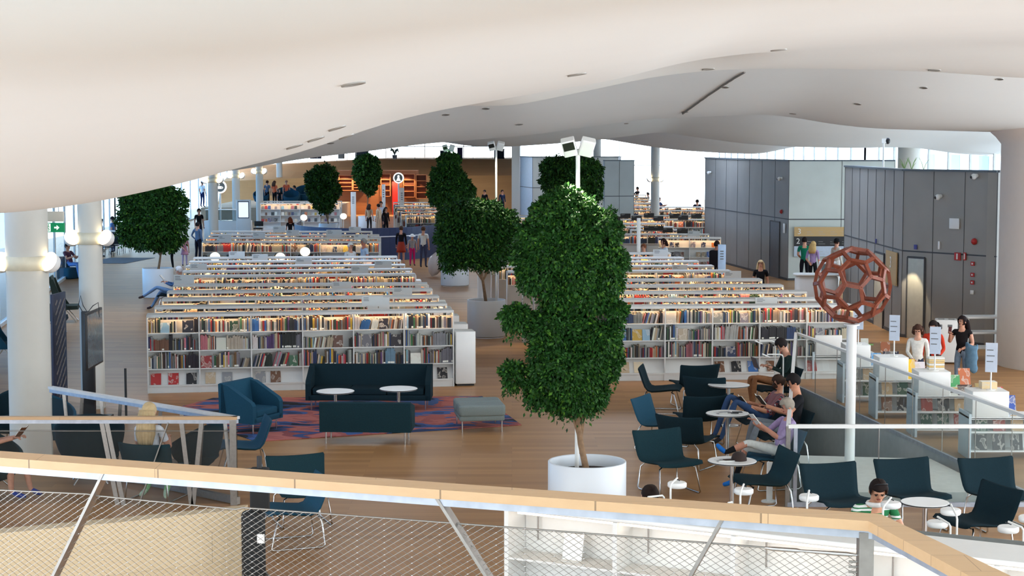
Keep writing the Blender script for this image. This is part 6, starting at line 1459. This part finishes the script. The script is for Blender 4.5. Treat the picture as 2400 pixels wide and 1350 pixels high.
# cafe: display screen, counter, chairs
c0_ = atY(571, 495, 84); t = thing('display_screen', 'upright screen in white housing at the cafe counter', 'screen', (c0_.x, 84, 0)); zt_ = atY(571,468,84).z; z0_ = atY(571,520,84).z
MB().rbox(-.36,.36,-.06,.06,0,zt_,.03).build('housing', white2, t); MB().box(-.27,.27,-.07,-.06,z0_+.18,zt_-.08).build('bezel', black, t); MB().box(-.24,.24,-.075,-.07,z0_+.22,zt_-.12).build('screen', emat('pale screen', (190,204,232), 1.0), t)
t = thing('cafe_counter', 'low white cafe counter with glass case behind the slim column', 'counter', ((530-1200)/F*88, 88, 0)); MB().rbox(-1.1,1.3,-.3,.3,0,.95,.03).build('body', white2, t); MB().box(-1.0,1.2,-.28,.28,.97,1.5).build('glass_case', glass_mat('case glass', (.8,.86,.86), .06, .2, (120,130,130)), t); MB().box(-1.05,1.25,-.3,.3,1.5,1.54).build('case_top', white2, t)
t = thing('bar_chair', 'black high chair beside the cafe screen', 'chair', ((605-1200)/F*84, 84, 0)); MB().rbox(-.22,.22,-.2,.2,.72,.78,.03).build('seat', black, t); MB().rbox(-.22,.22,.17,.21,.85,1.1,.02).build('backrest', black, t)
for sx in (-1,1):
    for sy in (-1,1): MB().tube([(sx*.19,sy*.17,.72),(sx*.22,sy*.2,0)], .014, 6).build('leg', black, t)
# high window table with chairs and small rug at the left
t = thing('high_table', 'high white window table with dark chairs, far left', 'table', ((258-1200)/F*76, 76, 0)); MB().rbox(-.5,.6,-.35,.35,1.0,1.05,.03).build('tabletop', white2, t); MB().cyl((0,0), .04, 0, 1.0, 12).build('stem', chrome, t)
for k in range(4):
    x = (252+k*14-1200)/F*(74+k*1.2); t = thing('dark_chair', 'small dark chair by the window table, %s from the column' % ORD[k], 'chair', (x, 74+k*1.2, 0), 0, 'dark chairs by the far left window')
    MB().rbox(-.2,.2,-.2,.2,.42,.46,.03).build('seat', blackm, t); MB().rbox(-.2,.2,.17,.2,.5,.82,.02).build('backrest', blackm, t)
    for sx in (-1,1):
        for sy in (-1,1): MB().tube([(sx*.17,sy*.17,.42),(sx*.19,sy*.19,0)], .012, 6).build('leg', blackm, t)
p = at(262,612); tag(MB().prism([(p.x-1.0,p.y-1.5),(p.x+.9,p.y-1.5),(p.x+1.4,p.y+2),(p.x-.5,p.y+2)], .002, .012).build('door_mat', mat('grey mat', (92,98,106), .9)), 'grey entrance mat on the floor at the far left windows', 'mat')
# high back lounge chairs by the left windows
for k, (u, Y, lb) in enumerate([(150,47,'high backed dark green lounge chair between the two thick columns'),(120,44,'dark chair edge beside the thick column by the window'),(4,38,'blue chair at the very left edge behind the thick column')]):
    t = thing('high_back_chair', lb, 'chair', ((u-1200)/F*Y, Y, 0), D(100), 'high backed chairs at the left windows'); m_ = [mat('dark green wool', (46,58,50), .9), teal2, tealb][k]
    mb = MB(); mb.sweep_x([(-.35,.36),(.2,.34),(.42,1.25),(.36,1.28),(.14,.46),(-.33,.46)], -.36, .36); mb.build('shell', m_, t)
    for sx in (-1,1): mb = MB(); mb.sweep_x([(-.1,.4),(.25,.4),(.42,1.2),(.3,1.2),(.1,.7)], sx*.36-.03, sx*.36+.03); mb.build('wing', m_, t); MB().tube([(sx*.3,-.3,0),(sx*.26,0,.36),(sx*.3,.3,0)], .014, 8).build('leg', chrome, t)
# white glossy sculpture ball by the stacked tree
c = atY(1022, 596, 63); R_ = 19*63/F; gb = mat('glossy white shell', (226,220,222), .12, var=.02)
t = thing('shell_sculpture', 'glossy white split shell sculpture at the foot of the stacked tree', 'sculpture', (c.x, 63, 0)); zc_ = R_*1.75
for k, (dx, s_, a) in enumerate([(-.0,1.0,.3),(.28,.92,-.35)]):
    M_ = Matrix.Translation((dx,-.1*k,zc_*.55+.05)) @ Matrix.Rotation(a,4,'Y'); MB().lathe([(.02,-R_*1.7),(R_*.55,-R_*1.3),(R_*.95,-R_*.5),(R_*1.0,.15),(R_*.8,R_*.8),(R_*.4,R_*1.35),(R_*.05,R_*1.6)], 28, M=M_).build('shell_half', gb, t)
t.location.z = .16
# directory board on the pale room
a = at(1862,0,0) if False else None
Yb = 61.14; x0, x1 = atY(1862,500,Yb).x, atY(1985,500,Yb).x; zz = [atY(1900,v,Yb).z for v in (532,554,577,601)]
t = thing('level_directory', 'level directory board with wooden, black and pale bands, numbers 3, 2 and 1', 'sign', (x0, Yb, 0)); W_ = x1-x0
MB().box(0,W_,-.03,0,zz[1],zz[0]).build('wood_band', wood_mat('birch board', (206,176,126), (196,164,112), (186,152,100), (3,1), .5, rot=(PI/2,0,0)), t)
MB().box(0,W_,-.03,0,zz[2],zz[1]).build('black_band', mat('black board', (34,36,40), .5), t); MB().box(0,W_,-.03,0,zz[3],zz[2]).build('pale_band', mat('pale band', (190,206,224), .5), t)
def text(s_, size, loc, rot, m_, parent, name='number', ext=.004):
    c_ = bpy.data.curves.new(name, 'FONT'); c_.body = s_; c_.size = size; c_.extrude = ext; c_.align_x = 'CENTER'; c_.align_y = 'CENTER'
    o = bpy.data.objects.new(name, c_); S.collection.objects.link(o); dg = bpy.context.evaluated_depsgraph_get(); me_ = bpy.data.meshes.new_from_object(o.evaluated_get(dg)); bpy.data.objects.remove(o)
    me_.materials.clear(); me_.materials.append(m_); o = bpy.data.objects.new(name, me_); S.collection.objects.link(o); o.parent = parent; o.location = loc; o.rotation_euler = rot; return o
for k, ch in enumerate('321'): text(ch, .28, (.14+.04*(k==0), -.036, (zz[k]+zz[k+1])/2), (PI/2,0,0), white if k < 2 else mat('mid blue grey', (130,150,176), .5), t)
m = MB()
for k in range(3):
    for j in range(4): m.box(.45+.42*j, .45+.42*j+.24, -.034,-.031, zz[k+1]+.08, zz[k+1]+.09); m.box(.45+.42*j, .45+.42*j+.16, -.034,-.031, zz[k+1]+.16, zz[k+1]+.17)
m.build('lettering', mat('faint print', (170,170,166), .6), t)
# wooden level strip with 3 on the lift room
a_, ang = wpt(W1, 2102, 590, .02); a2_, _ = wpt(W1, 2108, 590, .02)
p, ang = wpt(W2, 2136, 590, .03) 
p1 = atY(2103, 589, 44.2); p2 = atY(2103, 666, 44.2); t = thing('level_strip', 'tall wooden strip with a pale 3 between the lift doors', 'sign', (9.86, 44.2, 0), 0)
xs = atY(2103,600,44.2).x; t.location = (9.865, 44.2, 0)
mb = MB(); mb.box(-.03,.0,-.62,.62,p2.z,p1.z); mb.build('wood_strip', MATS['birch board'], t); text('3', .42, (-.04,0,p1.z-.3), (PI/2,0,-PI/2), white, t)
# fittings on the room walls
def fit(W, u, v, name, lab, kind, cat, w_=.16, h=.16):
    p, ang = wpt(W, u, v, .03); t = thing(name, lab, cat, p, ang)
    if kind == 'cam': MB().lathe([(.05,0),(.05,.1),(.0,.1)],16,M=Matrix.Rotation(PI/2,4,'X')).build('mount', white2, t); MB().ball((0,-.11,-.02), .075, .075, .075, 14, 8).build('housing', white2, t); MB().ball((-.03,-.16,-.03), .04, .04, .04, 12, 8).build('lens', black, t)
    elif kind == 'red': MB().lathe([(.0,.08),(.05,.07),(.08,.02),(.08,0)],18,M=Matrix.Rotation(PI/2,4,'X')).build('body', mat('alarm red', (176,34,34), .4), t)
    else:
        col = kind; MB().rbox(-w_/2,w_/2,-.03,0,-h/2,h/2,.01).build('panel', col, t)
    return t
redm = mat('sign red', (180,44,44), .5)
fit(W2,2289,412,'security_camera','white camera with black lens at the upper right of the lift room','cam','camera'); fit(W2,2206,460,'security_camera','white camera in the middle of the lift room wall','cam','camera')
fit(W3,1667,404,'security_camera','small camera at the upper left of the dark room','cam','camera'); fit(W3,1834,418,'security_camera','small camera above the door of the dark room','cam','camera')
fit(W2,2240,524,'wall_speaker','square white wall box on the lift room',white2,'speaker',.3,.26); fit(W2,2287,566,'fire_alarm','red round fire sounder on the lift room','red','alarm'); fit(W3,1834,496,'fire_alarm','red fire sounder above the dark room door','red','alarm')
fit(W1,2058,565,'notice','small violet notice left above the lifts',mat('violet notice', (70,72,140), .5),'sign',.09,.12); fit(W2,2150,579,'notice','small violet notice right above the lifts',mat('violet notice', (70,72,140), .5),'sign',.1,.12)
t = fit(W2,2249,601,'fire_sign','red fire sign with white extinguisher mark',redm,'sign',.19,.19); MB().box(-.025,.02,-.035,-.03,-.07,.07).build('symbol', white, t)
t = fit(W2,2266,601,'fire_sign','narrow red and white sign right of the extinguisher sign',redm,'sign',.08,.19); MB().box(-.015,.015,-.035,-.03,-.07,.07).build('symbol', white, t)
for v, l_ in ((618,'topmost'),(644,'upper middle'),(662,'lower middle')): t = fit(W2,2285,v,'call_point','small red wall sign, %s of the column of four' % l_,redm,'sign',.11,.1); MB().box(-.02,.02,-.035,-.03,-.02,.02).build('symbol', white, t)
fit(W2,2285,685,'wall_switch','white switch plate under the red signs',white2,'switch',.1,.1); fit(W2,2205,575,'wall_sensor','white drop shaped sensor on the lift room',white2,'sensor',.06,.2)
t = fit(W3,1841,535,'wall_panel','white reader panel right of the dark room door',white2,'panel',.2,.34)
# camera pole over the roofs
t = thing('camera_pole', 'thin white pole with a black camera above the lift room roof', 'camera', (atY(2070,400,47).x, 47, 4.2)); zt_ = atY(2070,325,47).z-4.2
MB().tube([(0,0,0),(0,0,zt_)], .025, 8).build('pole', white, t); MB().box(-.04,.07,-.03,.03,zt_-.12,zt_).build('bracket', white2, t); MB().ball((.11,0,zt_-.06), .07, .06, .09, 12, 8).build('camera_head', black, t)
# hill: shelves in the alcove, deck rail and shapes on the deck
alc = mat('alcove shelf wood', (176,108,62), .6)
for k, (u0,u1,v0,v1,lb) in enumerate([(795,826,411,446,'orange wood shelf niche left, below the hill'),(828,860,420,446,'wood shelf niche between the two dark far trees'),(893,915,408,460,'wood bookshelf left of the red panel'),(946,972,408,462,'wood bookshelf with books right of the round sign'),(975,1000,410,465,'wood bookshelf before the stacked tree')]):
    a = atY(u0,v0,118); b_ = atY(u1,v1,118); t = thing('wall_bookshelf', lb, 'bookshelf', (a.x,118.1,0), 0, 'wooden bookshelves in the hill alcove'); w_ = b_.x-a.x; z1 = a.z; z0 = max(b_.z, .02)
    MB().box(0,w_,.02,.28,z0,z1).build('back_panel', mat('alcove dark wood', (110,58,30), .6), t)
    n_ = 4
    for j in range(n_+1): z = z0+(z1-z0)*j/n_; MB().box(0,w_,-.25,.02,z-.02,z+.02).build('shelf', alc, t)
    for x in (0,w_): MB().box(x-.03,x+.03,-.25,.02,z0,z1).build('side_panel', alc, t)
t = thing('red_panel', 'bright red upright panel in the wooden alcove', 'panel', (atY(926,430,118).x,118,0)); MB().rbox(-.2,.2,-.03,.03,.0,2.3,.01).build('panel', mat('bright red', (190,34,26), .5), t)
for k in range(4): 
    x = -11.6+1.4*k; ld = bpy.data.lights.new('alcove_spot', 'SPOT'); ld.energy = 220; ld.color = (1,.72,.42); ld.spot_size = 1.7; ld.shadow_soft_size = .08; lo = bpy.data.objects.new('alcove_spot', ld); S.collection.objects.link(lo); lo.location = (x, 117, 3.0); lo.rotation_euler = (.35,0,0)
t = thing('deck_railing', 'slim rail along the upper deck before the bright end windows', 'railing', (-21,131.9,0)); zt_ = 4.7
MB().box(0,21,-.02,.02,zt_-.03,zt_+.03).build('rail_top', steel, t); 
for k in range(15): MB().tube([(k*1.5,0,2.6),(k*1.5,0,zt_)], .02, 6).build('post', steel, t)
dkm = mat('deck dark', (50,52,60), .6)
for k, (u, v, wpx, hpx, lb, c_) in enumerate([(848,362,30,14,'grey box screen on the upper deck by the dark tree',(70,74,84)),(800,366,14,9,'pale box on the upper deck at left',(150,152,150)),(1040,362,16,16,'dark seat block on the deck left of the coats',(40,44,54)),(1078,356,12,18,'purple dark coats hanging on the deck',(56,44,70)),(1170,360,24,20,'dark cabinet at the right end of the deck',(44,46,52)),(690,385,20,12,'dark brown furniture at the left end of the deck',(70,50,44)),(740,372,26,9,'dark table group on the left deck',(60,60,74))]):
    c = atY(u, v, 134); w_ = wpx*134/F/2; h = hpx*134/F; zb = 3.735; t = thing('deck_cabinet', lb, 'furniture', (c.x, 134, zb), 0); MB().rbox(-w_,w_,-.3,.3,0,max(.4,c.z+h/2-zb),.05).build('body', cm(c_), t); MB().box(-w_-.03,w_+.03,-.33,.33,max(.4,c.z+h/2-zb)-.02,max(.4,c.z+h/2-zb)+.04).build('top', dkm, t)
t = thing('potted_plant', 'small dark potted plant on the upper deck before the window', 'plant', (atY(925,360,133).x,133,3.74)); MB().lathe([(.15,0),(.2,.3),(.18,.3)],16).build('pot', dkm, t); mb = MB()
for q in range(22): a = random.uniform(0,6.28); mb.tube([(0,0,.3),(math.cos(a)*.2,math.sin(a)*.2,.7),(math.cos(a)*.4,math.sin(a)*.4,.75+random.uniform(-.3,.2))], [.03,.05,.01], 5)
mb.build('leaves', mat('dark leaf', (24,50,32), .6), t)
# buildings outside
def facade(lab, x0, x1, y, z0, z1, m_, wm, nx, nz, loc_axis='x'):
    t = thing('office_building', lab, 'building', (0,0,0)); 
    if loc_axis == 'x': wl = MB().box(x0,x1,y,y+8,z0,z1).build('wall', m_, t)
    else: wl = MB().box(y,y+8,x0,x1,z0,z1).build('wall', m_, t)
    for i in range(nx):
        for k in range(nz):
            a = x0+(x1-x0)*(i+.3)/nx; b_ = x0+(x1-x0)*(i+.62)/nx; c_ = z0+(z1-z0)*(k+.2)/nz; d_ = z0+(z1-z0)*(k+.75)/nz
            if loc_axis == 'x': MB().box(a,b_,y-.05,y,c_,d_).build('window', wm, wl)
            else:
                s_ = -.05 if y > 0 else 8; MB().box(y+s_,y+s_+.05,a,b_,c_,d_).build('window', wm, wl)
facade('white office building outside the right windows', 20, 70, 170, -10, 24, mat('white facade', (236,238,240), .7), mat('facade window', (130,160,186), .3), 10, 6)
facade('pale building beyond the long right glass front', 60, 160, 36, -10, 22, mat('white facade', (236,238,240), .7), mat('facade window', (130,160,186), .3), 12, 4, 'y')
facade('pale blue glass building outside the left windows', 10, 130, -46, -12, 18, mat('blue facade', (150,186,214), .5), mat('facade blue window', (96,140,180), .3), 12, 5, 'y')
# reception desk / white counter behind the sculpture
t = thing('return_counter', 'white curved return counter behind the wooden ball', 'counter', ((1938-1200)/F*50, 50, 0), -.1); MB().rbox(-.9,.35,-.3,.3,0,1.05,.2).build('body', white2, t); MB().rbox(-.95,.4,-.35,.35,1.05,1.1,.2).build('counter_top', white, t); MB().rbox(-.2,.3,-.2,.2,1.1,1.45,.03).build('machine', white2, t); MB().box(-.15,.25,-.21,-.2,1.15,1.4).build('machine_screen', mat('grey display', (110,120,120), .4), t)
# ---------------------------------------------------------------- books go in last
BOOKS.sort(key=project_area, reverse=True)
add_book_objects(BOOKS[:300]); add_book_mass(BOOKS[300:])
print('books', len(BOOKS), 'objects', len(bpy.data.objects))
